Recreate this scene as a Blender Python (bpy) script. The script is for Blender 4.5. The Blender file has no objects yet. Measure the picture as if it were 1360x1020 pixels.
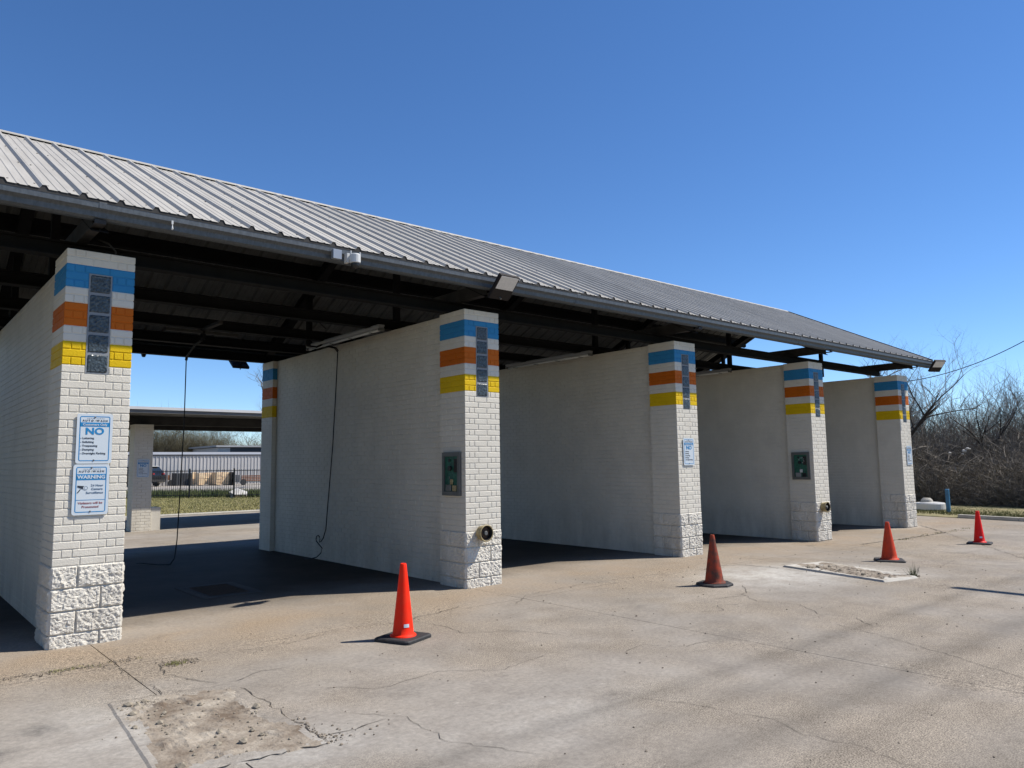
import bpy, bmesh, math, random
from mathutils import Vector, Matrix, noise as mnoise
random.seed(7)
R = math.radians
scene = bpy.context.scene
col = scene.collection

# ------------------------------------------------------------------ camera
YAW, PITCH, ROLL = 0.7074, 0.1061, -0.0138
CAM = Vector((-1.2488, -7.5055, 1.4948))
cy_, sy_ = math.cos(YAW), math.sin(YAW)
fwd = Vector((sy_*math.cos(PITCH), cy_*math.cos(PITCH), math.sin(PITCH)))
rgt = Vector((cy_, -sy_, 0)); upv = rgt.cross(fwd)
cr, sr = math.cos(ROLL), math.sin(ROLL)
r2 = cr*rgt + sr*upv; u2 = -sr*rgt + cr*upv
cam = bpy.data.cameras.new('camera'); camo = bpy.data.objects.new('camera', cam); col.objects.link(camo)
m = Matrix((r2, u2, -fwd)).transposed().to_4x4(); m.translation = CAM
camo.matrix_world = m
cam.sensor_width = 36; cam.lens = 1001.68/1360*36
cam.clip_start = 0.05; cam.clip_end = 3000
scene.camera = camo

# ------------------------------------------------------------------ sky, sun, exposure
SUN = Vector((0.68, -0.40, 1.0)).normalized()
w = bpy.data.worlds.new('World'); scene.world = w; w.use_nodes = True
wn = w.node_tree; wn.nodes.clear()
sky = wn.nodes.new('ShaderNodeTexSky'); sky.sky_type = 'NISHITA'; sky.sun_disc = False
sky.sun_elevation = math.asin(SUN.z); sky.sun_rotation = math.atan2(SUN.x, SUN.y)
sky.altitude = 300; sky.air_density = 0.78; sky.dust_density = 0.0; sky.ozone_density = 5.0
bg = wn.nodes.new('ShaderNodeBackground'); bg.inputs['Strength'].default_value = 0.115
wo = wn.nodes.new('ShaderNodeOutputWorld')
hs = wn.nodes.new('ShaderNodeHueSaturation'); hs.inputs['Saturation'].default_value = 1.14; hs.inputs['Hue'].default_value = 0.503; hs.inputs['Value'].default_value = 0.88
wn.links.new(sky.outputs[0], hs.inputs['Color']); wn.links.new(hs.outputs[0], bg.inputs[0]); wn.links.new(bg.outputs[0], wo.inputs[0])
sl = bpy.data.lights.new('sun', 'SUN'); sl.energy = 4.2; sl.angle = R(0.53); sl.color = (1.0, 0.95, 0.865)
so = bpy.data.objects.new('sun', sl); col.objects.link(so); so.location = (0, -10, 30)
so.rotation_euler = SUN.to_track_quat('Z', 'Y').to_euler()
scene.view_settings.view_transform = 'Standard'; scene.view_settings.look = 'None'
scene.view_settings.gamma = 1; scene.view_settings.use_curve_mapping = False
scene.view_settings.exposure = 0.68
scene.render.engine = 'CYCLES'
scene.cycles.max_bounces = 6; scene.cycles.diffuse_bounces = 4

# ------------------------------------------------------------------ materials
ALB = 0.70
KEEP = {'fresh_lumber', 'grey_brown_bark', 'dark_bark', 'dry_brush', 'budding_twigs', 'dry_green_grass', 'green_weeds', 'verge_soil', 'leaf_litter', 'bright_cone_plastic', 'red_cone_plastic', 'faded_cone_plastic', 'filthy_cone_plastic'}
def mat(name, color, rough=0.8, metal=0.0, vary=0.0, vscale=3.0, bump=0.0, bscale=60.0, spec=0.5, color2=None, stretch=None, emit=None):
    k_ = 1.0 if name in KEEP else ALB
    color = tuple(c*k_ for c in color); color2 = tuple(c*k_ for c in color2) if color2 else None
    mt = bpy.data.materials.new(name); mt.use_nodes = True
    nt = mt.node_tree; b = nt.nodes['Principled BSDF']
    b.inputs['Base Color'].default_value = (*color, 1); b.inputs['Roughness'].default_value = rough
    b.inputs['Metallic'].default_value = metal
    b.inputs['Specular IOR Level'].default_value = spec
    geo = nt.nodes.new('ShaderNodeNewGeometry'); src = geo.outputs['Position']
    if stretch:
        mp = nt.nodes.new('ShaderNodeMapping'); mp.inputs['Scale'].default_value = stretch
        nt.links.new(src, mp.inputs['Vector']); src = mp.outputs[0]
    if vary or color2:
        n = nt.nodes.new('ShaderNodeTexNoise'); n.inputs['Scale'].default_value = vscale; n.inputs['Detail'].default_value = 6
        n.inputs['Roughness'].default_value = 0.62
        nt.links.new(src, n.inputs['Vector'])
        rp = nt.nodes.new('ShaderNodeValToRGB')
        c1 = color if color2 else tuple(max(0, c*(1-vary)) for c in color)
        c2 = color2 if color2 else tuple(min(1, c*(1+vary)) for c in color)
        rp.color_ramp.elements[0].color = (*c1, 1); rp.color_ramp.elements[1].color = (*c2, 1)
        rp.color_ramp.elements[0].position = 0.36; rp.color_ramp.elements[1].position = 0.64
        nt.links.new(n.outputs['Fac'], rp.inputs[0]); nt.links.new(rp.outputs[0], b.inputs['Base Color'])
    if bump:
        n2 = nt.nodes.new('ShaderNodeTexNoise'); n2.inputs['Scale'].default_value = bscale; n2.inputs['Detail'].default_value = 5
        nt.links.new(src, n2.inputs['Vector'])
        bp = nt.nodes.new('ShaderNodeBump'); bp.inputs['Strength'].default_value = bump; bp.inputs['Distance'].default_value = 0.01
        nt.links.new(n2.outputs['Fac'], bp.inputs['Height']); nt.links.new(bp.outputs[0], b.inputs['Normal'])
    if emit:
        b.inputs['Emission Color'].default_value = (*emit[0], 1); b.inputs['Emission Strength'].default_value = emit[1]
    return mt

M = {}
M['white'] = mat('white_brick_paint', (0.89, 0.83, 0.71), 0.6, spec=0.3, vary=0.045, vscale=2.3, bump=0.35, bscale=90)
M['blue'] = mat('blue_brick_paint', (0.045, 0.30, 0.60), 0.6, spec=0.2, vary=0.05, bump=0.3, bscale=90)
M['orange'] = mat('orange_brick_paint', (0.70, 0.155, 0.006), 0.6, spec=0.2, vary=0.05, bump=0.3, bscale=90)
M['yellow'] = mat('yellow_brick_paint', (0.92, 0.60, 0.004), 0.6, spec=0.2, vary=0.05, bump=0.3, bscale=90)
M['rock'] = mat('white_rock_paint', (0.89, 0.835, 0.725), 0.65, spec=0.3, vary=0.05, vscale=6, bump=0.8, bscale=120)
M['steel'] = mat('dark_painted_steel', (0.008, 0.008, 0.009), 0.8, spec=0.2, vary=0.3, vscale=5)
M['steel_b'] = mat('brown_painted_steel', (0.045, 0.042, 0.04), 0.7, vary=0.3, vscale=5, spec=0.3)
M['galv'] = mat('galvanised_gutter', (0.11, 0.125, 0.14), 0.5, metal=0.25, vary=0.2, vscale=26, bump=0.1, stretch=(1.6, 1, .6))
M['lamp_body'] = mat('brown_lamp_metal', (0.03, 0.024, 0.022), 0.7, spec=0.2)
M['lens'] = mat('lamp_lens', (0.85, 0.82, 0.78), 0.35, vary=0.08, vscale=60)
M['black'] = mat('black_plastic', (0.012, 0.012, 0.013), 0.45)
M['rubber'] = mat('dark_rubber', (0.03, 0.03, 0.032), 0.75, vary=0.3, vscale=20, bump=0.3)
M['plastic_white'] = mat('white_plastic', (0.78, 0.78, 0.76), 0.35)
M['tube'] = mat('fluorescent_housing', (0.30, 0.305, 0.31), 0.4)
M['sign'] = mat('sign_white', (0.78, 0.85, 0.90), 0.4)
M['sign_blue'] = mat('sign_blue', (0.006, 0.27, 0.62), 0.4)
M['ink'] = mat('sign_dark_ink', (0.02, 0.03, 0.05), 0.5)
M['ink_blue'] = mat('sign_grey_blue_ink', (0.08, 0.16, 0.28), 0.5)
M['ink_red'] = mat('sign_red_ink', (0.42, 0.10, 0.10), 0.5)
M['ink_gold'] = mat('sign_gold_ink', (0.6, 0.42, 0.05), 0.5)
M['grey_metal'] = mat('grey_frame_metal', (0.20, 0.20, 0.19), 0.45, metal=0.4, vary=0.15)
M['green'] = mat('green_panel', (0.02, 0.13, 0.085), 0.5, vary=0.4, vscale=30)
M['brass'] = mat('cream_aged_metal', (0.42, 0.33, 0.16), 0.5, vary=0.3, vscale=25)
M['rust'] = mat('rusty_metal', (0.10, 0.055, 0.03), 0.8, vary=0.5, vscale=40)
M['dark_hole'] = mat('dark_interior', (0.012, 0.010, 0.009), 0.9)
M['cone_new'] = mat('bright_cone_plastic', (0.90, 0.022, 0.004), 0.55, spec=0.15, color2=(0.84, 0.035, 0.01), vscale=16, bump=0.15)
M['cone_red'] = mat('red_cone_plastic', (0.82, 0.014, 0.010), 0.5, spec=0.2, vary=0.06)
M['cone_mid'] = mat('faded_cone_plastic', (0.62, 0.055, 0.016), 0.6, spec=0.2, color2=(0.45, 0.05, 0.022), vscale=12)
M['cone_old'] = mat('filthy_cone_plastic', (0.36, 0.055, 0.025), 0.8, spec=0.15, color2=(0.085, 0.050, 0.038), vscale=9, bump=0.3)
M['kerb'] = mat('kerb_concrete', (0.50, 0.47, 0.41), 0.9, vary=0.12, bump=0.4)
M['kerb_dark'] = mat('damp_concrete', (0.10, 0.09, 0.08), 0.9, vary=0.25)
M['stone'] = mat('pale_rubble', (0.34, 0.29, 0.22), 0.95, vary=0.3, vscale=40)
M['dirt_dark'] = mat('crack_dirt', (0.07, 0.058, 0.045), 0.95, vary=0.4, vscale=20)
M['grit'] = mat('grit_mix', (0.12, 0.095, 0.07), 0.95, color2=(0.42, 0.35, 0.27), vscale=30)
M['joint'] = mat('joint_filler', (0.15, 0.125, 0.10), 0.95, vary=0.3, vscale=8)
M['bark'] = mat('grey_brown_bark', (0.10, 0.09, 0.078), 0.9, color2=(0.23, 0.205, 0.18), vscale=3)
M['bark_dark'] = mat('dark_bark', (0.035, 0.028, 0.022), 0.9, vary=0.3)
M['brush'] = mat('dry_brush', (0.072, 0.062, 0.050), 0.9, color2=(0.26, 0.225, 0.18), vscale=2.8)
M['olive'] = mat('budding_twigs', (0.07, 0.060, 0.032), 0.9, color2=(0.14, 0.12, 0.07), vscale=0.7)
M['grass'] = mat('dry_green_grass', (0.17, 0.17, 0.055), 0.9, color2=(0.34, 0.30, 0.13), vscale=1.3)
M['verge_grass'] = mat('verge_green', (0.10, 0.125, 0.032), 0.9, color2=(0.22, 0.215, 0.08), vscale=1.1)
M['weeds'] = mat('green_weeds', (0.035, 0.06, 0.012), 0.9, color2=(0.11, 0.12, 0.04), vscale=0.8)
M['soil'] = mat('verge_soil', (0.16, 0.15, 0.06), 0.95, color2=(0.28, 0.23, 0.12), vscale=1.6, bump=0.5, bscale=12)
M['litter'] = mat('leaf_litter', (0.06, 0.045, 0.03), 0.95, color2=(0.12, 0.09, 0.06), vscale=2)
M['blue_post'] = mat('blue_painted_post', (0.03, 0.17, 0.33), 0.5, vary=0.15)
M['siding'] = mat('warehouse_siding', (0.58, 0.56, 0.545), 0.5, vary=0.06, vscale=0.5)
M['siding_roof'] = mat('warehouse_roof', (0.42, 0.42, 0.42), 0.5, vary=0.08, vscale=0.5)
M['wood'] = mat('fresh_lumber', (0.95, 0.66, 0.40), 0.8, vary=0.15, vscale=4)
M['wood_rust'] = mat('rust_brown_boards', (0.28, 0.12, 0.06), 0.85, vary=0.3)
M['dark_box'] = mat('dark_grey_box', (0.07, 0.075, 0.085), 0.7, vary=0.1)
M['lot'] = mat('pale_yard_gravel', (0.42, 0.38, 0.33), 0.95, vary=0.12, vscale=0.6)
M['canopy'] = mat('canopy_metal', (0.90, 0.90, 0.90), 0.4, vary=0.03)
M['canopy_under'] = mat('canopy_grey', (0.26, 0.26, 0.25), 0.6, vary=0.1)
M['car'] = mat('black_car_paint', (0.012, 0.012, 0.014), 0.2, spec=0.7)
M['glass_dark'] = mat('dark_glass', (0.02, 0.025, 0.03), 0.08, spec=0.8)
M['chrome'] = mat('bright_rim', (0.6, 0.6, 0.6), 0.25, metal=0.8)
M['grey_mortar'] = mat('grey_mortar', (0.30, 0.32, 0.34), 0.8)
M['tail'] = mat('tail_lamp_red', (0.4, 0.02, 0.02), 0.3)
M['wire'] = mat('wire_black', (0.01, 0.01, 0.01), 0.6)
M['bag'] = mat('pale_rag', (0.6, 0.58, 0.55), 0.8)

# glass block
gb = mat('glass_block', (0.05, 0.065, 0.075), 0.28, spec=0.4); M['glass'] = gb
nt = gb.node_tree; b = nt.nodes['Principled BSDF']
g_ = nt.nodes.new('ShaderNodeNewGeometry'); vo = nt.nodes.new('ShaderNodeTexVoronoi'); vo.inputs['Scale'].default_value = 48
nz = nt.nodes.new('ShaderNodeTexNoise'); nz.inputs['Scale'].default_value = 38; nz.inputs['Detail'].default_value = 4
rp = nt.nodes.new('ShaderNodeValToRGB'); rp.color_ramp.elements[0].position = 0.35; rp.color_ramp.elements[1].position = 0.72
rp.color_ramp.elements[0].color = (0.022, 0.03, 0.036, 1); rp.color_ramp.elements[1].color = (0.085, 0.11, 0.125, 1)
nt.links.new(g_.outputs['Position'], nz.inputs['Vector']); nt.links.new(g_.outputs['Position'], vo.inputs['Vector'])
nt.links.new(nz.outputs['Fac'], rp.inputs[0]); nt.links.new(rp.outputs[0], b.inputs['Base Color'])
bp = nt.nodes.new('ShaderNodeBump'); bp.inputs['Strength'].default_value = 0.5; bp.inputs['Distance'].default_value = 0.01
nt.links.new(vo.outputs['Distance'], bp.inputs['Height']); nt.links.new(bp.outputs[0], b.inputs['Normal'])

# roof sheet: pale painted steel with dust streaks running down the slope
M['roof'] = mat('pale_roof_sheet', (0.54, 0.505, 0.445), 0.55, metal=0.0, color2=(0.63, 0.595, 0.53), vscale=5, stretch=(2.4, 0.35, 0.35), bump=0.06, bscale=30)
_nt = M['roof'].node_tree; _b = _nt.nodes['Principled BSDF']; _l = _b.inputs['Base Color'].links[0].from_socket
_oi = _nt.nodes.new('ShaderNodeObjectInfo'); _mr = _nt.nodes.new('ShaderNodeMapRange'); _mr.inputs[3].default_value = 0.90; _mr.inputs[4].default_value = 1.04
_h = _nt.nodes.new('ShaderNodeHueSaturation'); _nt.links.new(_oi.outputs['Random'], _mr.inputs[0]); _nt.links.new(_mr.outputs[0], _h.inputs['Value'])
_nt.links.new(_l, _h.inputs['Color']); _nt.links.new(_h.outputs[0], _b.inputs['Base Color'])
for _k in ('white', 'rock'):
    _nt = M[_k].node_tree; _b = _nt.nodes['Principled BSDF']; _l = _b.inputs['Base Color'].links[0].from_socket
    _g = _nt.nodes.new('ShaderNodeNewGeometry'); _s = _nt.nodes.new('ShaderNodeSeparateXYZ'); _nt.links.new(_g.outputs['Position'], _s.inputs[0])
    _n = _nt.nodes.new('ShaderNodeTexNoise'); _n.inputs['Scale'].default_value = 2.2; _n.inputs['Detail'].default_value = 8; _n.inputs['Roughness'].default_value = 0.7
    _mp = _nt.nodes.new('ShaderNodeMapping'); _mp.inputs['Scale'].default_value = (1, 1, .25); _nt.links.new(_g.outputs['Position'], _mp.inputs[0]); _nt.links.new(_mp.outputs[0], _n.inputs['Vector'])
    _r = _nt.nodes.new('ShaderNodeMapRange'); _r.inputs[1].default_value = 0.75; _r.inputs[2].default_value = -0.05; _nt.links.new(_s.outputs[2], _r.inputs[0])
    _r2 = _nt.nodes.new('ShaderNodeMapRange'); _r2.inputs[1].default_value = 0.42; _r2.inputs[2].default_value = 0.68; _nt.links.new(_n.outputs['Fac'], _r2.inputs[0])
    _a = _nt.nodes.new('ShaderNodeMath'); _a.operation = 'MULTIPLY_ADD'; _nt.links.new(_r.outputs[0], _a.inputs[0]); _a.inputs[1].default_value = 0.85; _a.inputs[2].default_value = 0.14
    _m2 = _nt.nodes.new('ShaderNodeMath'); _m2.operation = 'MULTIPLY'; _nt.links.new(_a.outputs[0], _m2.inputs[0]); _nt.links.new(_r2.outputs[0], _m2.inputs[1])
    _m3 = _nt.nodes.new('ShaderNodeMath'); _m3.operation = 'MULTIPLY'; _nt.links.new(_m2.outputs[0], _m3.inputs[0]); _m3.inputs[1].default_value = 0.55
    _mx = _nt.nodes.new('ShaderNodeMix'); _mx.data_type = 'RGBA'; _nt.links.new(_m3.outputs[0], _mx.inputs[0]); _nt.links.new(_l, _mx.inputs[6]); _mx.inputs[7].default_value = (.27, .23, .18, 1)
    _nt.links.new(_mx.outputs[2], _b.inputs['Base Color'])
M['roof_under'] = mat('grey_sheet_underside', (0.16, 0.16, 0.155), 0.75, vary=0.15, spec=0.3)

# concrete with stains, tyre bands, aggregate speckle (all fixed to the ground)
def concrete(name, base, dark, bay=False):
    mt = bpy.data.materials.new(name); mt.use_nodes = True; nt = mt.node_tree; N = nt.nodes; L = nt.links
    b = N['Principled BSDF']; b.inputs['Roughness'].default_value = 0.9; b.inputs['Specular IOR Level'].default_value = 0.06
    geo = N.new('ShaderNodeNewGeometry'); P = geo.outputs['Position']
    def noise(sc, det=6, rough=0.6, vec=None, dist=0):
        n = N.new('ShaderNodeTexNoise'); n.inputs['Scale'].default_value = sc; n.inputs['Detail'].default_value = det
        n.inputs['Roughness'].default_value = rough; n.inputs['Distortion'].default_value = dist
        L.new(vec or P, n.inputs['Vector']); return n.outputs['Fac']
    def ramp(f, a, bb, c1=(0, 0, 0, 1), c2=(1, 1, 1, 1)):
        r = N.new('ShaderNodeValToRGB'); r.color_ramp.elements[0].position = a; r.color_ramp.elements[1].position = bb
        r.color_ramp.elements[0].color = c1; r.color_ramp.elements[1].color = c2; L.new(f, r.inputs[0]); return r.outputs[0]
    def mix(f, a, bb, mode='MIX'):
        mx = N.new('ShaderNodeMix'); mx.data_type = 'RGBA'; mx.blend_type = mode
        if isinstance(f, (int, float)): mx.inputs[0].default_value = f
        else: L.new(f, mx.inputs[0])
        for k, v in ((6, a), (7, bb)):
            if isinstance(v, tuple): mx.inputs[k].default_value = (*v, 1) if len(v) == 3 else v
            else: L.new(v, mx.inputs[k])
        return mx.outputs[2]
    def math_(op, a, bb=None, c=None):
        n = N.new('ShaderNodeMath'); n.operation = op
        for k, v in enumerate((a, bb, c)):
            if v is None: continue
            if isinstance(v, (int, float)): n.inputs[k].default_value = v
            else: L.new(v, n.inputs[k])
        return n.outputs[0]
    sep = N.new('ShaderNodeSeparateXYZ'); L.new(P, sep.inputs[0]); X, Y = sep.outputs[0], sep.outputs[1]
    c = mix(ramp(noise(0.55, 8, 0.65, dist=0.4), 0.38, 0.62), base, tuple(q*0.80 for q in base))
    c = mix(ramp(noise(2.3, 8, 0.7), 0.45, 0.75), c, dark)
    # warm film near the bays
    wy = math_('SUBTRACT', 1.0, math_('MULTIPLY', math_('ABSOLUTE', math_('ADD', Y, 0.1)), 0.55))
    wn_ = math_('MULTIPLY', math_('MAXIMUM', wy, 0.0), ramp(noise(0.8, 6), 0.3, 0.6))
    c = mix(wn_, c, (base[0]*0.93, base[1]*0.84, base[2]*0.74))
    # bleached patch by the far concrete lid and others
    for (px, py, rx, ry, am) in ((7.9, -2.0, 1.5, 1.3, 1.0), (2.0, -4.1, 1.6, 0.7, 0.35), (0.05, -2.5, 0.7, 1.2, 0.55), (0.6, -3.6, 0.7, 0.5, 0.5), (9.1, -2.5, 0.9, 1.3, 0.85), (17.2, 0.2, 1.2, 0.6, 0.5)):
        dx = math_('DIVIDE', math_('SUBTRACT', X, px), rx); dy = math_('DIVIDE', math_('SUBTRACT', Y, py), ry)
        d = math_('SQRT', math_('ADD', math_('MULTIPLY', dx, dx), math_('MULTIPLY', dy, dy)))
        f = math_('MAXIMUM', math_('SUBTRACT', 1.0, d), 0.0)
        f = math_('MULTIPLY', math_('MULTIPLY', f, ramp(noise(3.0, 7, 0.7), 0.3, 0.6)), am)
        c = mix(f, c, (0.48, 0.465, 0.435))
    # tyre bands parallel to the building
    for (yy, wd, am) in ((-4.22, 0.17, 0.36), (-4.62, 0.12, 0.15), (-5.12, 0.20, 0.36), (-5.50, 0.12, 0.18), (-6.1, 0.25, 0.22)):
        wob = math_('MULTIPLY', math_('SUBTRACT', noise(0.35, 2), 0.5), 0.22)
        d = math_('ABSOLUTE', math_('SUBTRACT', math_('ADD', Y, wob), yy))
        f = math_('MAXIMUM', math_('SUBTRACT', 1.0, math_('DIVIDE', d, wd)), 0.0)
        f = math_('MULTIPLY', math_('MULTIPLY', f, ramp(noise(0.5, 4, 0.6), 0.25, 0.55)), am)
        c = mix(f, c, (0.07, 0.065, 0.06))
    # dark spots
    c = mix(math_('MULTIPLY', ramp(noise(1.7, 3, 0.5), 0.68, 0.76), 0.35), c, (0.13, 0.125, 0.12))
    for (px, py, rx, ry, am) in ((-.40, -2.24, .16, .2, .55), (-.62, -2.55, .16, .18, .5), (2.55, -4.05, .20, .12, .45), (4.6, -3.6, .5, .25, .3), (1.6, -3.0, .5, .3, .18)):
        dx = math_('DIVIDE', math_('SUBTRACT', X, px), rx); dy = math_('DIVIDE', math_('SUBTRACT', Y, py), ry)
        d = math_('SQRT', math_('ADD', math_('MULTIPLY', dx, dx), math_('MULTIPLY', dy, dy)))
        f = math_('MAXIMUM', math_('SUBTRACT', 1.0, d), 0.0)
        c = mix(math_('MULTIPLY', math_('MULTIPLY', f, ramp(noise(9.0, 5, 0.7), 0.3, 0.6)), am*1.4), c, (0.09, 0.085, 0.08))
    # pale scraped flecks
    fl = N.new('ShaderNodeMapping'); fl.inputs['Scale'].default_value = (1.0, 3.2, 1.0); fl.inputs['Rotation'].default_value = (0, 0, 0.15); L.new(P, fl.inputs[0])
    c = mix(math_('MULTIPLY', ramp(noise(3.2, 9, 0.75, vec=fl.outputs[0]), 0.63, 0.70), 0.55), c, (0.50, 0.47, 0.42))
    c = mix(math_('MULTIPLY', ramp(noise(5.5, 9, 0.8), 0.60, 0.72), 0.45), c, (0.14, 0.122, 0.105))
    # fine aggregate
    ag = noise(120, 2, 0.6)
    agf = math_('MULTIPLY', ramp(noise(0.45, 3), 0.44, 0.60), 0.65)
    c = mix(agf, c, mix(ramp(ag, 0.38, 0.62), (0.10, 0.09, 0.08), (0.85, 0.80, 0.72)), 'OVERLAY')
    c = mix(0.30, c, mix(ramp(noise(28, 6, 0.75), 0.35, 0.68), (0.18, 0.17, 0.16), (0.80, 0.78, 0.74)), 'OVERLAY')
    sv = N.new('ShaderNodeTexVoronoi'); sv.inputs['Scale'].default_value = 14; L.new(P, sv.inputs['Vector'])
    sp = ramp(sv.outputs['Distance'], 0.035, 0.06, (1, 1, 1, 1), (0, 0, 0, 1))
    spf = math_('MULTIPLY', sp, ramp(noise(2.0, 3), 0.5, 0.6))
    c = mix(math_('MULTIPLY', spf, 0.8), c, (0.42, 0.39, 0.34))
    # bay shade painted into the floor colour, together with greasy washed-floor grime
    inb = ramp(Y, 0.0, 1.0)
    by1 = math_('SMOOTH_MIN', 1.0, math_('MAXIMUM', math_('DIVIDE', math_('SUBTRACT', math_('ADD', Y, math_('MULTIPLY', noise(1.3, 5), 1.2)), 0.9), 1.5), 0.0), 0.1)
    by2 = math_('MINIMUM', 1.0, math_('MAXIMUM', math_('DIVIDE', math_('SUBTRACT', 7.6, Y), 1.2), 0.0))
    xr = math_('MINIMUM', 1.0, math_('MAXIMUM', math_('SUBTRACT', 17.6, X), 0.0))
    shade_wet = math_('MULTIPLY', math_('MULTIPLY', math_('MAXIMUM', by1, 0.0), by2), xr)
    shade_grime = mix(ramp(noise(1.6, 7, 0.7), 0.35, 0.7), (0.024, 0.018, 0.0125), (0.055, 0.042, 0.030))
    c = mix(math_('MULTIPLY', shade_wet, 0.93), c, shade_grime)
    L.new(c, b.inputs['Base Color'])
    L.new(math_('SUBTRACT', 0.92, math_('MULTIPLY', shade_wet, 0.30)), b.inputs['Roughness'])
    h = math_('ADD', noise(140, 5, 0.8), math_('MULTIPLY', noise(6, 5), 1.5))
    bmp = N.new('ShaderNodeBump'); bmp.inputs['Strength'].default_value = 0.35; bmp.inputs['Distance'].default_value = 0.007
    L.new(h, bmp.inputs['Height']); L.new(bmp.outputs[0], b.inputs['Normal'])
    return mt
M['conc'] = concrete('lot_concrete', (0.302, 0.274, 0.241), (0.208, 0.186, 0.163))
M['patch'] = mat('crumbled_cement', (0.50, 0.435, 0.35), 0.95, color2=(0.185, 0.135, 0.092), vscale=3.2, bump=1.0, bscale=45)
M['patch_edge'] = mat('pale_cement_collar', (0.68, 0.64, 0.57), 0.95, color2=(0.52, 0.48, 0.41), vscale=4, bump=0.6, bscale=50)

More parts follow.
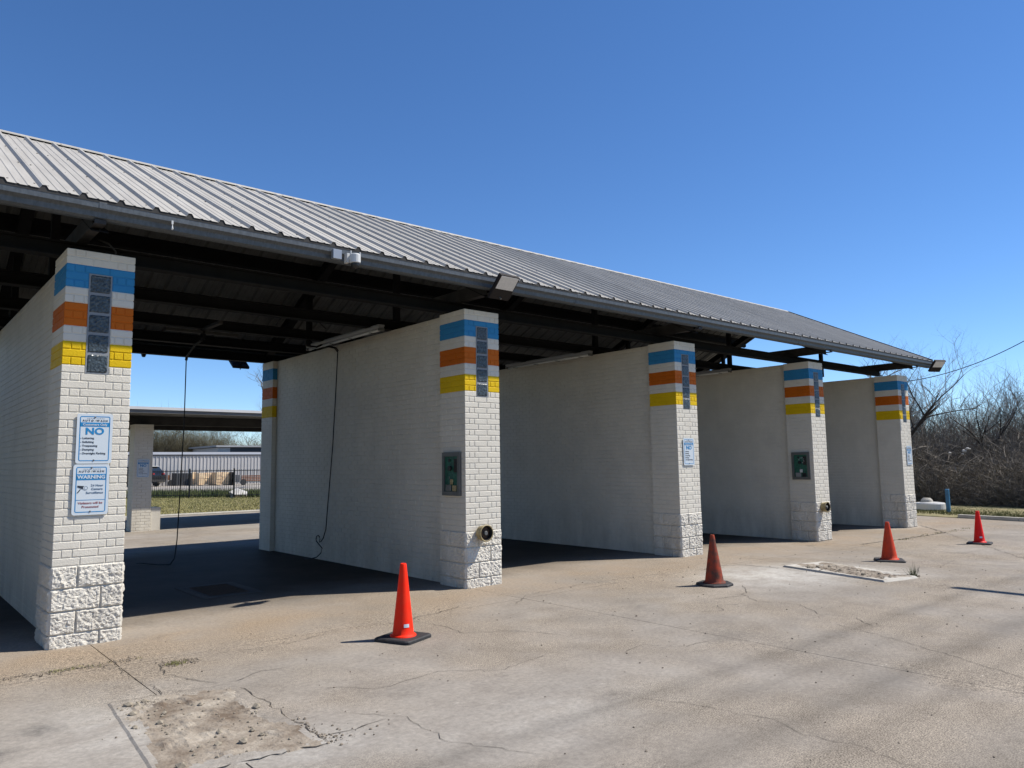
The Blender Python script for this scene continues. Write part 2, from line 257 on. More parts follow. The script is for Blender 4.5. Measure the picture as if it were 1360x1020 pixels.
# ------------------------------------------------------------------ helpers
def link(name, me, parent=None, loc=None, rot=None):
    o = bpy.data.objects.new(name, me); col.objects.link(o)
    if parent is not None: o.parent = parent
    if loc is not None: o.location = loc
    if rot is not None: o.rotation_euler = rot
    return o
def tag(o, label=None, cat=None, group=None, kind=None):
    if label: o['label'] = label
    if cat: o['category'] = cat
    if group: o['group'] = group
    if kind: o['kind'] = kind
    return o
def empty(name, loc=(0, 0, 0), rz=0.0):
    o = bpy.data.objects.new(name, None); col.objects.link(o); o.location = loc; o.rotation_euler = (0, 0, rz)
    o.empty_display_size = 0.2
    return o
class MB:
    def __init__(s): s.v = []; s.f = []; s.m = []
    def add(s, vs, fs, mi=0):
        k = len(s.v); s.v += [tuple(p) for p in vs]; s.f += [tuple(i+k for i in f) for f in fs]; s.m += [mi]*len(fs)
    def box(s, x0, y0, z0, x1, y1, z1, mi=0):
        s.add([(x0,y0,z0),(x1,y0,z0),(x1,y1,z0),(x0,y1,z0),(x0,y0,z1),(x1,y0,z1),(x1,y1,z1),(x0,y1,z1)],
              [(0,3,2,1),(4,5,6,7),(0,1,5,4),(1,2,6,5),(2,3,7,6),(3,0,4,7)], mi)
    def cbox(s, x0, y0, z0, x1, y1, z1, c, mi=0):
        # box with chamfered edges on the -Y and +Y faces' rims and the -X / +X faces' rims (a 12-corner-per-layer form)
        zs = [(z0, c), (z0+c, 0), (z1-c, 0), (z1, c)]
        ring = []
        for z, q in zs:
            ring.append([(x0+q+ (c if q==0 else 0), y0+q, z), (x1-q-(c if q==0 else 0), y0+q, z), (x1-q, y0+q+(c if q==0 else 0), z), (x1-q, y1-q-(c if q==0 else 0), z),
                         (x1-q-(c if q==0 else 0), y1-q, z), (x0+q+(c if q==0 else 0), y1-q, z), (x0+q, y1-q-(c if q==0 else 0), z), (x0+q, y0+q+(c if q==0 else 0), z)])
        vs = [p for r in ring for p in r]; fs = []
        for a in range(3):
            for k in range(8):
                k2 = (k+1) % 8; fs.append((a*8+k, a*8+k2, (a+1)*8+k2, (a+1)*8+k))
        fs.append(tuple(range(7, -1, -1))); fs.append(tuple(range(24, 32)))
        s.add(vs, fs, mi)
    def extrude(s, prof, x0, x1, mi=0, axis='X', closed=True):
        n = len(prof)
        def P(x, a, b):
            return (x, a, b) if axis == 'X' else ((a, x, b) if axis == 'Y' else (a, b, x))
        vs = [P(x0, a, b) for a, b in prof] + [P(x1, a, b) for a, b in prof]
        fs = [(k, (k+1) % n, n+(k+1) % n, n+k) for k in range(n if closed else n-1)]
        if closed: fs += [tuple(range(n-1, -1, -1)), tuple(range(n, 2*n))]
        s.add(vs, fs, mi)
    def tube(s, pts, r, n=8, mi=0, cap=True):
        pts = [Vector(p) for p in pts]; rs = r if isinstance(r, (list, tuple)) else [r]*len(pts)
        k0 = len(s.v); up = Vector((0.13, 0.21, 0.97))
        for i, p in enumerate(pts):
            d = (pts[min(i+1, len(pts)-1)] - pts[max(i-1, 0)])
            d = d.normalized() if d.length > 1e-9 else Vector((0, 0, 1))
            a = d.cross(up)
            if a.length < 0.05: a = d.cross(Vector((1, 0, 0)))
            a.normalize(); b2 = d.cross(a)
            for j in range(n):
                t = 2*math.pi*j/n; s.v.append(tuple(p + (a*math.cos(t)+b2*math.sin(t))*rs[i]))
        for i in range(len(pts)-1):
            for j in range(n):
                j2 = (j+1) % n
                s.f.append((k0+i*n+j, k0+i*n+j2, k0+(i+1)*n+j2, k0+(i+1)*n+j)); s.m.append(mi)
        if cap:
            s.f.append(tuple(k0+j for j in range(n-1, -1, -1))); s.m.append(mi)
            s.f.append(tuple(k0+(len(pts)-1)*n+j for j in range(n))); s.m.append(mi)
    def lathe(s, prof, n=24, c=(0, 0, 0), axis='Z', mi=0):
        k0 = len(s.v)
        for r, h in prof:
            for j in range(n):
                t = 2*math.pi*j/n; a, b2 = r*math.cos(t), r*math.sin(t)
                if axis == 'Z': s.v.append((c[0]+a, c[1]+b2, c[2]+h))
                else: s.v.append((c[0]+a, c[1]+h, c[2]+b2))
        for i in range(len(prof)-1):
            for j in range(n):
                j2 = (j+1) % n; s.f.append((k0+i*n+j, k0+i*n+j2, k0+(i+1)*n+j2, k0+(i+1)*n+j)); s.m.append(mi)
    def mesh(s, name, mats, smooth=False):
        me = bpy.data.meshes.new(name); me.from_pydata(s.v, [], s.f)
        if not isinstance(mats, (list, tuple)): mats = [mats]
        for q in mats: me.materials.append(q)
        if len(mats) > 1: me.polygons.foreach_set('material_index', s.m)
        if smooth: me.polygons.foreach_set('use_smooth', [True]*len(me.polygons))
        me.update(); 
        bm = bmesh.new(); bm.from_mesh(me); bmesh.ops.recalc_face_normals(bm, faces=bm.faces); bm.to_mesh(me); bm.free()
        return me
    def obj(s, name, mats, parent=None, loc=None, rot=None, smooth=False):
        return link(name, s.mesh(name, mats, smooth), parent, loc, rot)
def boxobj(name, a, b_, mt, parent=None, c=0.0):
    q = MB()
    if c: q.cbox(*a, *b_, c)
    else: q.box(*a, *b_)
    return q.obj(name, mt, parent)
def gz(x):
    t = min(1, max(0, (x-8.6)/4.4)); t = t*t*(3-2*t); return -0.085*t
def quads_sun(): pass

# ------------------------------------------------------------------ ground
PX = [-8.0, -4.05, 0.32, 4.46, 8.55, 12.85, 17.05]
PY = [-14.0, -7.6, -0.98, 7.4, 12.6, 18.25]
def xend(y): return 20.9 + 0.22*y
gm = MB()
S = 900
gm.add([(-S, -S, -0.30), (S, -S, -0.30), (S, S, -0.30), (-S, S, -0.30)], [(0, 1, 2, 3)])
tag(gm.obj('ground', M['soil']), kind='structure')
pv = MB(); pv.add([(-8, -14, -0.025), (8, -14, -0.025), (8, 18.2, -0.025), (-8, 18.2, -0.025)], [(0, 1, 2, 3)])
pv.add([(8, -14, -0.025), (13, -14, -0.11), (13, 18.2, -0.11), (8, 18.2, -0.025)], [(0, 1, 2, 3)])
pv.add([(13, -14, -0.11), (xend(-14)-.02, -14, -0.11), (xend(18.2)-.02, 18.2, -0.11), (13, 18.2, -0.11)], [(0, 1, 2, 3)])
pave = tag(pv.obj('pavement', M['joint']), kind='structure')
def slab(x0, x1, y0, y1, right=False):
    nx, ny = max(2, int((x1-x0)/0.5)), max(2, int((y1-y0)/0.5)); g = 0.0035
    vs, fs = [], []
    for j in range(ny+1):
        y = y0+g+(y1-y0-2*g)*j/ny
        xe = xend(y) if right else x1-g
        for i in range(nx+1):
            x = x0+g+(xe-x0-g)*i/nx
            ed = 0.004 if (i in (0, nx) or j in (0, ny)) else 0
            vs.append((x + random.uniform(-.002, .002)*(ed > 0), y+random.uniform(-.002, .002)*(ed > 0), gz(x)-ed))
    for j in range(ny):
        for i in range(nx):
            a = j*(nx+1)+i; fs.append((a, a+1, a+nx+2, a+nx+1))
    n = len(vs)
    # skirt
    rim = [i for i in range(nx+1)] + [j*(nx+1)+nx for j in range(1, ny+1)] + [ny*(nx+1)+i for i in range(nx-1, -1, -1)] + [j*(nx+1) for j in range(ny-1, 0, -1)]
    for k in rim: vs.append((vs[k][0], vs[k][1], vs[k][2]-0.1))
    for k in range(len(rim)):
        k2 = (k+1) % len(rim); fs.append((rim[k], n+k, n+k2, rim[k2]))
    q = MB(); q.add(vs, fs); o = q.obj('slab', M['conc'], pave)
    return o
for j in range(len(PY)-1):
    for i in range(len(PX)):
        if i == len(PX)-1: slab(PX[i], 0, PY[j], PY[j+1], right=True)
        else: slab(PX[i], PX[i+1], PY[j], PY[j+1])
# verge on the right, lawn at the back, yard beyond
vg = MB(); rows = [-14 + 1.0*k for k in range(0, 34)]
vs, fs = [], []
for y in rows:
    for k, dx in enumerate((0.0, 0.25, 1.2, 3.0, 5.0, 60)):
        vs.append((xend(y)+0.004+dx, y, [-0.075, -0.045, -0.03, 0.02, 0.0, 0.0][k] + 0.02*mnoise.noise(Vector((dx, y*.6, 0)))))
for j in range(len(rows)-1):
    for k in range(5):
        a = j*6+k; fs.append((a, a+1, a+7, a+6))
vg.add(vs, fs); tag(vg.obj('verge', M['soil']), kind='structure')
kb = MB(); kp = [(y, xend(y)) for y in [0.3-0.75*k for k in range(14)]]
for (ya, xa), (yb, xb) in zip(kp, kp[1:]):
    kb.add([(xa+.006, ya-.004, -.12), (xa+.2, ya-.004, -.12), (xb+.2, yb+.004, -.12), (xb+.006, yb+.004, -.12), (xa+.03, ya-.004, .0), (xa+.2, ya-.004, .0), (xb+.2, yb+.004, .0), (xb+.03, yb+.004, .0)],
           [(0,3,2,1),(4,5,6,7),(0,1,5,4),(1,2,6,5),(2,3,7,6),(3,0,4,7)])
tag(kb.obj('kerb', M['kerb']), kind='structure')
def backline(s): # kerb line at the rear of the lot
    return Vector((5.7, 18.35, 0)) + Vector((1, -0.03, 0))*s
bk = MB(); bk.extrude([(18.27, -0.15), (18.27, 0.02), (18.30, 0.04), (18.62, 0.04), (18.62, -0.15)], -8, 24.6)
tag(bk.obj('kerb', M['kerb']), kind='structure')
# lawn sheet, rising a little to the fence frame
E_ = Vector((0.66, -0.75, 0)).normalized(); Nn = Vector((0.75, 0.66, 0)).normalized(); FO = Vector((11.5, 33.2, 0))
ln = MB(); ln.add([(-40, 18.63, -0.01), (24.6, 18.63, -0.01), (40, 60, -0.02), (-40, 90, -0.02)], [(0, 1, 2, 3)])
tag(ln.obj('lawn', M['soil']), kind='structure')
yd = MB(); 
def FW(s, n, z): return FO + E_*s + Nn*n + Vector((0, 0, z))
yd.add([FW(-60, 5, 0.01), FW(60, 5, 0.01), FW(60, 90, 0.01), FW(-60, 90, 0.01)], [(0, 1, 2, 3)])
tag(yd.obj('yard', M['lot']), kind='structure')

# cracks: thin ragged dirt-filled lines
def crack_strip(q, pts, wmin=0.003, wmax=0.009):
    out = []
    for (a, b_) in zip(pts, pts[1:]):
        a, b_ = Vector(a), Vector(b_); n = max(2, int((b_-a).length/0.06))
        for k in range(n):
            p = a.lerp(b_, k/n); out.append(p + Vector((random.gauss(0, .012), random.gauss(0, .012))))
    out.append(Vector(pts[-1])); vs, fs = [], []
    for k, p in enumerate(out):
        d = (out[min(k+1, len(out)-1)]-out[max(0, k-1)]).normalized(); nn = Vector((-d.y, d.x))*random.uniform(wmin, wmax)*0.5
        if k in (0, len(out)-1): nn *= 0.2
        for s_ in (1, -1):
            pp = p+nn*s_*.75; vs.append((pp.x, pp.y, gz(pp.x)+0.0035))
        if k: fs.append((2*k-2, 2*k-1, 2*k+1, 2*k))
    q.add(vs, fs)
ck = MB()
for pts, a, b_ in [
    ([(.31, -.97), (.29, -1.4), (.36, -1.76), (.33, -2.05)], .002, .009),
    ([(.58, -1.2), (.52, -1.5), (.62, -1.8), (.73, -2.0)], .003, .012),
    ([(-.9, -.86), (-.3, -.79), (.01, -.82), (.32, -.92)], .004, .016),
    ([(1.0, -1.15), (1.6, -1.2), (2.0, -1.1)], .003, .01),
    ([(2.39, -1.03), (2.73, -1.12), (3.42, -.95), (3.72, -.85)], .004, .012),
    ([(4.14, -1.2), (4.6, -.86), (5.58, -.77), (6.45, -.84), (7.1, -.91)], .003, .010),
    ([(2.88, -1.1), (2.95, -1.6), (2.91, -1.95), (3.28, -2.15), (3.5, -2.6)], .003, .008),
    ([(2.6, -4.2), (2.76, -4.61), (2.85, -4.99), (2.75, -5.24), (2.8, -5.5), (2.72, -5.9), (2.6, -6.4)], .002, .006),
    ([(5.6, -4.0), (5.45, -4.43), (5.15, -5.09), (4.85, -5.7), (4.7, -6.4)], .003, .007),
    ([(16.37, -1.08), (15.2, -1.8), (13.9, -2.7), (12.64, -3.54), (11.8, -4.0)], .006, .016),
    ([(13.0, -.8), (14.2, -.92), (15.5, -1.0), (16.4, -1.05), (17.93, .05)], .01, .045),
    ([(6.3, -2.6), (6.1, -2.9), (6.25, -3.3), (5.9, -3.7), (6.0, -4.0), (5.7, -4.3)], .003, .009),
    ([(6.9, -2.2), (6.6, -2.45), (6.3, -2.6), (5.9, -2.5)], .004, .012),
    ([(5.9, -2.9), (5.6, -2.75), (5.4, -2.95), (5.2, -2.8)], .003, .009),
    ([(7.7, -1.1), (8.2, -1.0), (8.5, -1.2), (8.6, -1.7)], .006, .02),
    ([(1.2, -2.6), (1.5, -2.9), (2.0, -2.8), (2.4, -3.1), (2.9, -3.0)], .002, .006),
    ([(1.0, -3.1), (1.3, -3.5), (1.25, -4.0), (1.5, -4.5)], .002, .006),
    ([(-.9, -3.6), (-.6, -3.4), (-.3, -3.5), (-.1, -3.45)], .003, .008),
    ([(3.4, -3.4), (3.7, -3.3), (3.9, -3.6), (4.3, -3.6)], .002, .006),
    ([(9.3, -3.3), (10.0, -3.0), (10.6, -3.1), (11.6, -2.9)], .003, .009),
    ([(1.3, 1.8), (1.9, 1.5), (2.5, 1.9), (3.4, 1.7)], .003, .01),
    ([(0.02, -1.97), (.4, -2.02), (0.80, -2.08)], .003, .012),
    ([(0.80, -2.08), (.79, -2.8), (0.76, -3.58)], .003, .012),
    ([(0.76, -3.58), (.4, -3.53), (-.10, -3.50)], .005, .022),
    ([(0.76, -3.45), (.95, -3.5), (1.2, -3.45)], .003, .012),
    ([(9.5, -1.87), (9.2, -2.7), (8.95, -3.42)], .005, .02),
    ([(0.82, -2.05), (1.05, -1.9), (1.25, -1.95)], .003, .010),
]: crack_strip(ck, pts, a, b_)
tag(ck.obj('crack', M['dirt_dark'], pave), kind='stuff')

# crumbled service lids
def lid(name, corners, z, rim, label, seed, group=None):
    root = empty(name, (sum(c[0] for c in corners)/4, sum(c[1] for c in corners)/4, 0))
    tag(root, label, 'concrete lid', group)
    c = [Vector((a-root.location.x, b_-root.location.y)) for a, b_ in corners]
    gx = gz(root.location.x)
    def bil(u, v): return c[0]*(1-u)*(1-v)+c[1]*u*(1-v)+c[2]*u*v+c[3]*(1-u)*v
    n1, n2 = 46, 64; vs, fs = [], []
    for j in range(n2+1):
        for i in range(n1+1):
            u, v = i/n1, j/n2; p = bil(u, v)
            e = min(u, 1-u, v*1.4, (1-v)*1.4)
            nse = mnoise.fractal(Vector((p.x*7, p.y*7, seed)), 1.0, 2.1, 6)
            if e < rim: h = z*min(1, (e+0.0)/0.012) + 0.003*nse
            else:
                t = min(1, (e-rim)/0.05); h = z*(1-0.35*t) + t*(0.022*nse + 0.010*mnoise.noise(Vector((p.x*26, p.y*26, seed))))
                h = max(h, 0.004)
            if e <= 0: h = -0.004
            ee = 0.004*mnoise.noise(Vector((p.x*9, p.y*9, 3)))
            vs.append((p.x+ee, p.y+ee, h+gx))
    inner = []
    for j in range(n2):
        for i in range(n1):
            a = j*(n1+1)+i; fs.append((a, a+1, a+n1+2, a+n1+1))
            u, v = (i+.5)/n1, (j+.5)/n2; e = min(u, 1-u, v*1.4, (1-v)*1.4)
            wob = 0.20*mnoise.fractal(Vector((u*4, v*4, seed)), 1, 2, 3)
            inner.append(1 if e+wob > rim else 0)
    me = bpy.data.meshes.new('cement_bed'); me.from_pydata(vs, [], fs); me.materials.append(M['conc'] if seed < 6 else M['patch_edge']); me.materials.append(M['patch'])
    me.polygons.foreach_set('material_index', inner); me.update()
    link('cement_bed', me, root)
    st = MB()
    for k in range(170):
        u, v = random.uniform(.06, .94), random.uniform(.05, .95)
        if random.random() < 0.4: u = min(.95, max(.05, random.gauss(.25, .14))); v = random.gauss(.35, .15) % 1
        p = bil(u, v); r = random.uniform(.003, .011) if k > 14 else random.uniform(.016, .034)
        ico(st, (p.x, p.y, gx+z*0.75+r*0.3), r, k)
    tag(st.obj('rubble', M['stone'], root), kind='stuff')
    return root
def ico(q, c, r, seed):
    rs = random.Random(seed); t = (1+5**.5)/2
    V = [(-1,t,0),(1,t,0),(-1,-t,0),(1,-t,0),(0,-1,t),(0,1,t),(0,-1,-t),(0,1,-t),(t,0,-1),(t,0,1),(-t,0,-1),(-t,0,1)]
    F = [(0,11,5),(0,5,1),(0,1,7),(0,7,10),(0,10,11),(1,5,9),(5,11,4),(11,10,2),(10,7,6),(7,1,8),(3,9,4),(3,4,2),(3,2,6),(3,6,8),(3,8,9),(4,9,5),(2,4,11),(6,2,10),(8,6,7),(9,8,1)]
    q.add([(c[0]+x*r/1.9*rs.uniform(.7, 1.25), c[1]+y*r/1.9*rs.uniform(.7, 1.25), c[2]+z_*r/1.9*rs.uniform(.5, .9)) for x, y, z_ in V], F)
lid('cement_lid', [(0.02, -1.97), (0.80, -2.08), (0.76, -3.58), (-0.10, -3.50)], 0.007, 0.10, 'large broken cement lid with brown crumbled middle in the near foreground', 5.3)
lid('cement_lid', [(8.72, -1.68), (9.50, -1.86), (8.95, -3.42), (8.30, -3.28)], 0.022, 0.11, 'raised pale cement lid between the dirty cone and the third cone', 9.1)
# loose grit
gr = MB()
for k in range(420):
    x, y = random.uniform(-1.5, 12), random.uniform(-6.8, -0.3)
    ico(gr, (x, y, gz(x)+.002), random.uniform(.003, .009) if random.random() < .93 else random.uniform(.007, .012), k)
for k in range(380):
    t = random.random(); x = -.4+t*.9 if k % 2 else .55+.3*t; y = -.85+random.gauss(0, .05)-(0 if k % 2 else .35)
    ico(gr, (x, y, gz(x)+.002), random.uniform(.002, .008), k)
for k in range(190):
    if k % 3: x, y = .79+random.gauss(0, .035), -2.7-.9*random.random()**.5
    else: x, y = .86+random.gauss(0, .12), -3.50+random.gauss(0, .09)
    ico(gr, (x, y, .003), .002+.009*random.random()**3, k)
for k in range(60):
    x, y = 9.0+random.gauss(0, .07), -3.3+random.gauss(0, .06); ico(gr, (x, y, gz(x)+.01), random.uniform(.004, .014), k)
tag(gr.obj('grit', M['grit']), 'loose grit scattered over the concrete lot', 'grit', kind='stuff')
# tufts in cracks
def blades(q, cx, cy, cz, n, rad, h, wd=.004, lean=.5):
    for k in range(n):
        a = random.uniform(0, 6.28); r = rad*math.sqrt(random.random()); x, y = cx+r*math.cos(a), cy+r*math.sin(a)
        hh = h*random.uniform(.4, 1); a2 = random.uniform(0, 6.28); dx, dy = math.cos(a2), math.sin(a2); l = random.uniform(0, lean)*hh
        q.add([(x-dy*wd, y+dx*wd, cz), (x+dy*wd, y-dx*wd, cz), (x+dx*l, y+dy*l, cz+hh)], [(0, 1, 2)])
wt = MB()
for k in range(16): blades(wt, 0.05+random.gauss(0, .14), -.83+random.gauss(0, .02), 0, 10, .05, .013)
for k in range(10): blades(wt, .68+random.gauss(0, .04), -1.22+random.gauss(0, .03), 0, 14, .03, .02)
for k in range(26): blades(wt, random.uniform(13, 17.8), -1.0+random.gauss(0, .05)+.0, gz(15), 10, .07, .03)
tag(wt.obj('crack_weeds', M['grass']), 'tiny green weeds growing in the apron joint', 'weeds', kind='stuff')
wp = MB(); blades(wp, 0, 0, 0, 46, .05, .15, .004, 1.2); blades(wp, .02, 0, 0, 4, .02, .26, .003, .1)
tag(wp.obj('weed_plant', M['weeds'], None, (9.02, -3.33, gz(9))), 'small dry weed at the near corner of the raised cement lid', 'weed')

# ------------------------------------------------------------------ car wash building
PIL = [0.0, 4.3917, 8.6489, 12.9566, 17.0689]
W_, H_, D_ = 0.566, 3.4658, 0.55
ROW = 0.0697; NR = 40; ZR = H_-NR*ROW
building = empty('car_wash_building', (0, 0, 0))
tag(building, 'long white brick self service wash with open bays, striped pillars and pale metal roof', 'building')
def rowcol(i):
    if i < 2 or i in (5, 6, 10, 11): return 'white'
    if i < 5: return 'blue'
    if i < 10: return 'orange'
    if i < 15: return 'yellow'
    return 'white'
_bc = {}
def brick_mesh(dx, dy, dz, mk):
    key = (round(dx, 3), round(dy, 3), round(dz, 3), mk)
    if key not in _bc:
        q = MB(); q.cbox(0, 0, 0, dx, dy, dz, 0.004); _bc[key] = q.mesh('brick', M[mk])
    return _bc[key]
G = 0.0032; GH = 0.0042
def brick(parent, x0, y0, z0, x1, y1, z1, mk, name='brick'):
    return link(name, brick_mesh(x1-x0-2*G, y1-y0-2*G, z1-z0-2*GH, mk), parent, (x0+G, y0+G+random.uniform(-.0006, .0006), z0+GH))
def rock_block_mesh(dx, dy, dz, faces, seed, cell=0.0105):
    """box with rough split faces on the chosen sides; other sides plain"""
    q = MB(); amp = 0.017
    def disp(p, nrm, em):
        f = mnoise.fractal(Vector((p[0]*13+seed, p[1]*13, p[2]*13)), 0.9, 2.2, 5)
        f2 = mnoise.noise(Vector((p[0]*5+seed*3, p[1]*5, p[2]*5)))
        k = min(1, em/0.008)
        f3 = mnoise.noise(Vector((p[0]*48+p[2]*30, p[1]*48, p[2]*42+seed)))
        f4 = mnoise.noise(Vector((p[0]*85+seed, p[1]*85, p[2]*80)))
        o = k*(0.008 + amp*0.55*abs(f)*1.5 + amp*0.45*f2 + 0.0065*f3 + 0.0045*f4)
        return Vector(p)+Vector(nrm)*max(o, -0.002)
    for nm in ('-x', '-y', '+x', '+y'):
        rough = nm in faces
        if nm[1] == 'y': L = dx
        else: L = dy
        nu, nv = (max(1, round(L/cell)), max(1, round(dz/cell))) if rough else (1, 1)
        vs, fs = [], []
        for j in range(nv+1):
            for i in range(nu+1):
                u, v = L*i/nu, dz*j/nv
                p = {'-y': (u, 0, v), '+y': (dx-u, dy, v), '-x': (0, dy-u, v), '+x': (dx, u, v)}[nm]
                n = {'-y': (0, -1, 0), '+y': (0, 1, 0), '-x': (-1, 0, 0), '+x': (1, 0, 0)}[nm]
                if rough: p = disp(p, n, min(u, L-u, v, dz-v) )
                vs.append(tuple(p))
        for j in range(nv):
            for i in range(nu):
                a = j*(nu+1)+i; fs.append((a, a+1, a+nu+2, a+nu+1))
        q.add(vs, fs)
    q.add([(0,0,0),(dx,0,0),(dx,dy,0),(0,dy,0)], [(3,2,1,0)]); q.add([(0,0,dz),(dx,0,dz),(dx,dy,dz),(0,dy,dz)], [(0,1,2,3)])
    me = bpy.data.meshes.new('rock_face_block'); me.from_pydata(q.v, [], q.f); me.materials.append(M['rock']); me.update()
    return me
_rb = {}
def rock(parent, x0, y0, z0, x1, y1, z1, faces, var):
    g = 0.0032; key = (round(x1-x0, 3), round(y1-y0, 3), round(z1-z0, 3), faces, var)
    if key not in _rb: _rb[key] = rock_block_mesh(x1-x0-2*g, y1-y0-2*g, z1-z0-2*g, faces, var*7.3+len(_rb))
    return link('rock_face_block', _rb[key], parent, (x0+g, y0+g, z0+g))
# glass block mesh
def glass_mesh(w, h):
    q = MB(); c = .012; n = 10
    q.box(0, 0.012, 0, w, .09, h)
    vs, fs = [], []
    for j in range(n+1):
        for i in range(n+1):
            u, v = i/n, j/n; e = min(u, 1-u, v, 1-v)
            y = 0.012 - 0.012*min(1, e/0.07)**.5 + (0.0018*math.sin(u*31+v*9)*math.sin(v*27-u*5) if e > .08 else 0)
            vs.append((u*w, y, v*h))
    for j in range(n):
        for i in range(n):
            a = j*(n+1)+i; fs.append((a, a+1, a+n+2, a+n+1))
    q.add(vs, fs); return q.mesh('glass_block', M['glass'])
GX0, GX1 = 0.186, 0.376
GZT = H_-3*ROW; GZB = H_-16*ROW
gbh = (GZT-GZB)/5
GM = glass_mesh(GX1-GX0-.010, gbh-.009)
q = MB(); q.box(GX0+.001, .0035, GZB-.001, GX1-.001, .05, GZT); GFRAME = q.mesh('mortar_bed', M['grey_mortar'])
cmats = [M['white'], M['blue'], M['orange'], M['yellow']]; cidx = {'white': 0, 'blue': 1, 'orange': 2, 'yellow': 3}
def striped_core(x0, y0, x1, y1, zb):
    q = MB(); i = 0
    while i < 15:
        j = i
        while j < 15 and rowcol(j) == rowcol(i): j += 1
        q.box(x0, y0, H_-j*ROW, x1, y1, H_-i*ROW-(0.004 if i == 0 else 0), cidx[rowcol(i)]); i = j
    q.box(x0, y0, zb, x1, y1, H_-15*ROW, 0)
    return q
I = 0.0085
FA = [0, .070, .152, .352, W_]; FB = [0, .214, .414, .490, W_]
_core_mesh = striped_core(I, I, W_-I, D_-I, -0.15).mesh('core', cmats)
def pillar(X, zb, individually=True):
    p = link('pillar', _core_mesh, building, (X, 0, 0))
    st = MB()
    for i in range(NR):
        z1 = H_-i*ROW; z0 = z1-ROW; mk = rowcol(i)
        fr = FA if i % 2 == 0 else FB
        dcorner = 0.20 if i % 2 == 0 else 0.09
        dright = 0.09 if i % 2 == 0 else 0.20
        segs = []
        for k in range(4):
            a, b_ = fr[k], fr[k+1]; dep = dcorner if k == 0 else (dright if k == 3 else .09)
            if 3 <= i <= 15 and b_ > GX0 and a < GX1:
                if a < GX0-.02: segs.append((a, GX0, dep))
                if b_ > GX1+.02: segs.append((GX1, b_, dep))
            else: segs.append((a, b_, dep))
        for a, b_, dep in segs: brick(p, a, 0, z0, b_, dep, z1, mk)
        ys = [dcorner, dcorner+.2, D_] if i % 2 == 0 else [dcorner, dcorner+.2, dcorner+.4, D_]
        ys = [y for y in ys if y < D_-.03]+[D_]
        for ya, yb in zip(ys, ys[1:]): brick(p, 0, ya, z0, .09, yb, z1, mk)
        ys = [dright, dright+.2, dright+.4, D_]; ys = [y for y in ys if y < D_-.03]+[D_]
        for ya, yb in zip(ys, ys[1:]): st.cbox(W_-.09+G, ya+G, z0+GH, W_-G, yb-G, z1-GH, .0035, cidx[mk])
    tag(st.obj('brick', cmats, p), kind='stuff')
    link('mortar_bed', GFRAME, p)
    for k in range(5):
        link('glass_block', GM, p, (GX0+.005, -0.003, GZT-(k+1)*gbh+.0045))
    # rock face base
    tops = [ZR, ZR-.19, ZR-.38, ZR-.57, ZR-.76]
    for k in range(4):
        z1, z0 = tops[k], tops[k+1]; L = k % 2 == 0
        xa = .20 if L else .385
        rock(p, 0, 0, z0, xa, (D_*.62 if L else .19), z1, ('-x', '-y'), k)
        rock(p, xa, 0, z0, W_, (.19 if L else D_*.62), z1, ('-y', '+x'), k+4)
        rock(p, 0, (D_*.62 if L else .19), z0, .19, D_, z1, ('-x',), k+8)
        rock(p, W_-.19, (.19 if L else D_*.62), z0, W_, D_, z1, ('+x',), k+12)
    return p
for X in PIL: pillar(X, 0)
pillar_left = pillar(-4.35, 0)

# dividing walls: rows of running bond; near bricks singly, the rest joined
RY0, RY1 = 5.90, 6.39          # rear pillar
r_ = 0.085
NW = 51
q = MB(); q.box(r_+I, D_-.02, -.15, W_-r_-I, RY0+.02, H_-.006); WALLCORE = q.mesh('wall_core', M['white'])
q = MB()
near = []
for i in range(NW):
    z1 = H_-i*ROW; z0 = z1-ROW; off = 0 if i % 2 == 0 else -.1
    ys = []; y = D_+off
    while y < RY0-.001: ys.append((max(y, D_), min(y+.2, RY0))); y += .2
    for ya, yb in ys:
        if yb-ya < .03: continue
        if yb <= D_+1.2+.101 and len(near) < 300 and i < 50: near.append((ya, yb, z0, z1))
        else: q.cbox(r_+G, ya+G, z0+GH, r_+.09, yb-G, z1-GH, .0035)
        q.cbox(W_-r_-.09, ya+G, z0+GH, W_-r_-G, yb-G, z1-GH, .0035)
WALLREST = q.mesh('brick', M['white'])
q = striped_core(I, RY0+I, W_-I, RY1-I, -.15); REARCORE = q.mesh('rear_core', cmats)
rear_ind = []; q = MB()
for i in range(NW):
    z1 = H_-i*ROW; z0 = z1-ROW; mk = rowcol(i)
    ys = [RY0, RY0+.2, RY0+.4, RY1] if i % 2 == 0 else [RY0, RY0+.09, RY0+.29, RY1]
    for ya, yb in zip(ys, ys[1:]):
        rear_ind.append((0, ya, z0, .09, yb, z1, mk)); q.cbox(W_-.09, ya+G, z0+GH, W_-G, yb-G, z1-GH, .0035, cidx[mk])
    for xa, xb in ((.09, .28), (.28, W_-.09)):
        q.cbox(xa+G, RY1-.09, z0+GH, xb-G, RY1-G, z1-GH, .0035, cidx[mk])
REARSTUFF = q.mesh('brick', cmats)
for X in [-4.35]+PIL:
    wl = link('bay_wall', WALLCORE, building, (X, 0, 0))
    for (ya, yb, z0, z1) in near: brick(wl, r_, ya, z0, r_+.09, yb, z1, 'white')
    tag(link('brick', WALLREST, wl), kind='stuff')
    rp_ = link('rear_pillar', REARCORE, building, (X, 0, 0))
    if X == PIL[1]:
        for a in rear_ind: brick(rp_, *a)
    else:
        qq = MB()
        for (a, b1, c1, d1, e1, f1, mk) in rear_ind: qq.cbox(a+G, b1+G, c1+GH, d1-G, e1-G, f1-GH, .0035, cidx[mk])
        tag(qq.obj('brick', cmats, rp_), kind='stuff')
    tag(link('brick', REARSTUFF, rp_), kind='stuff')

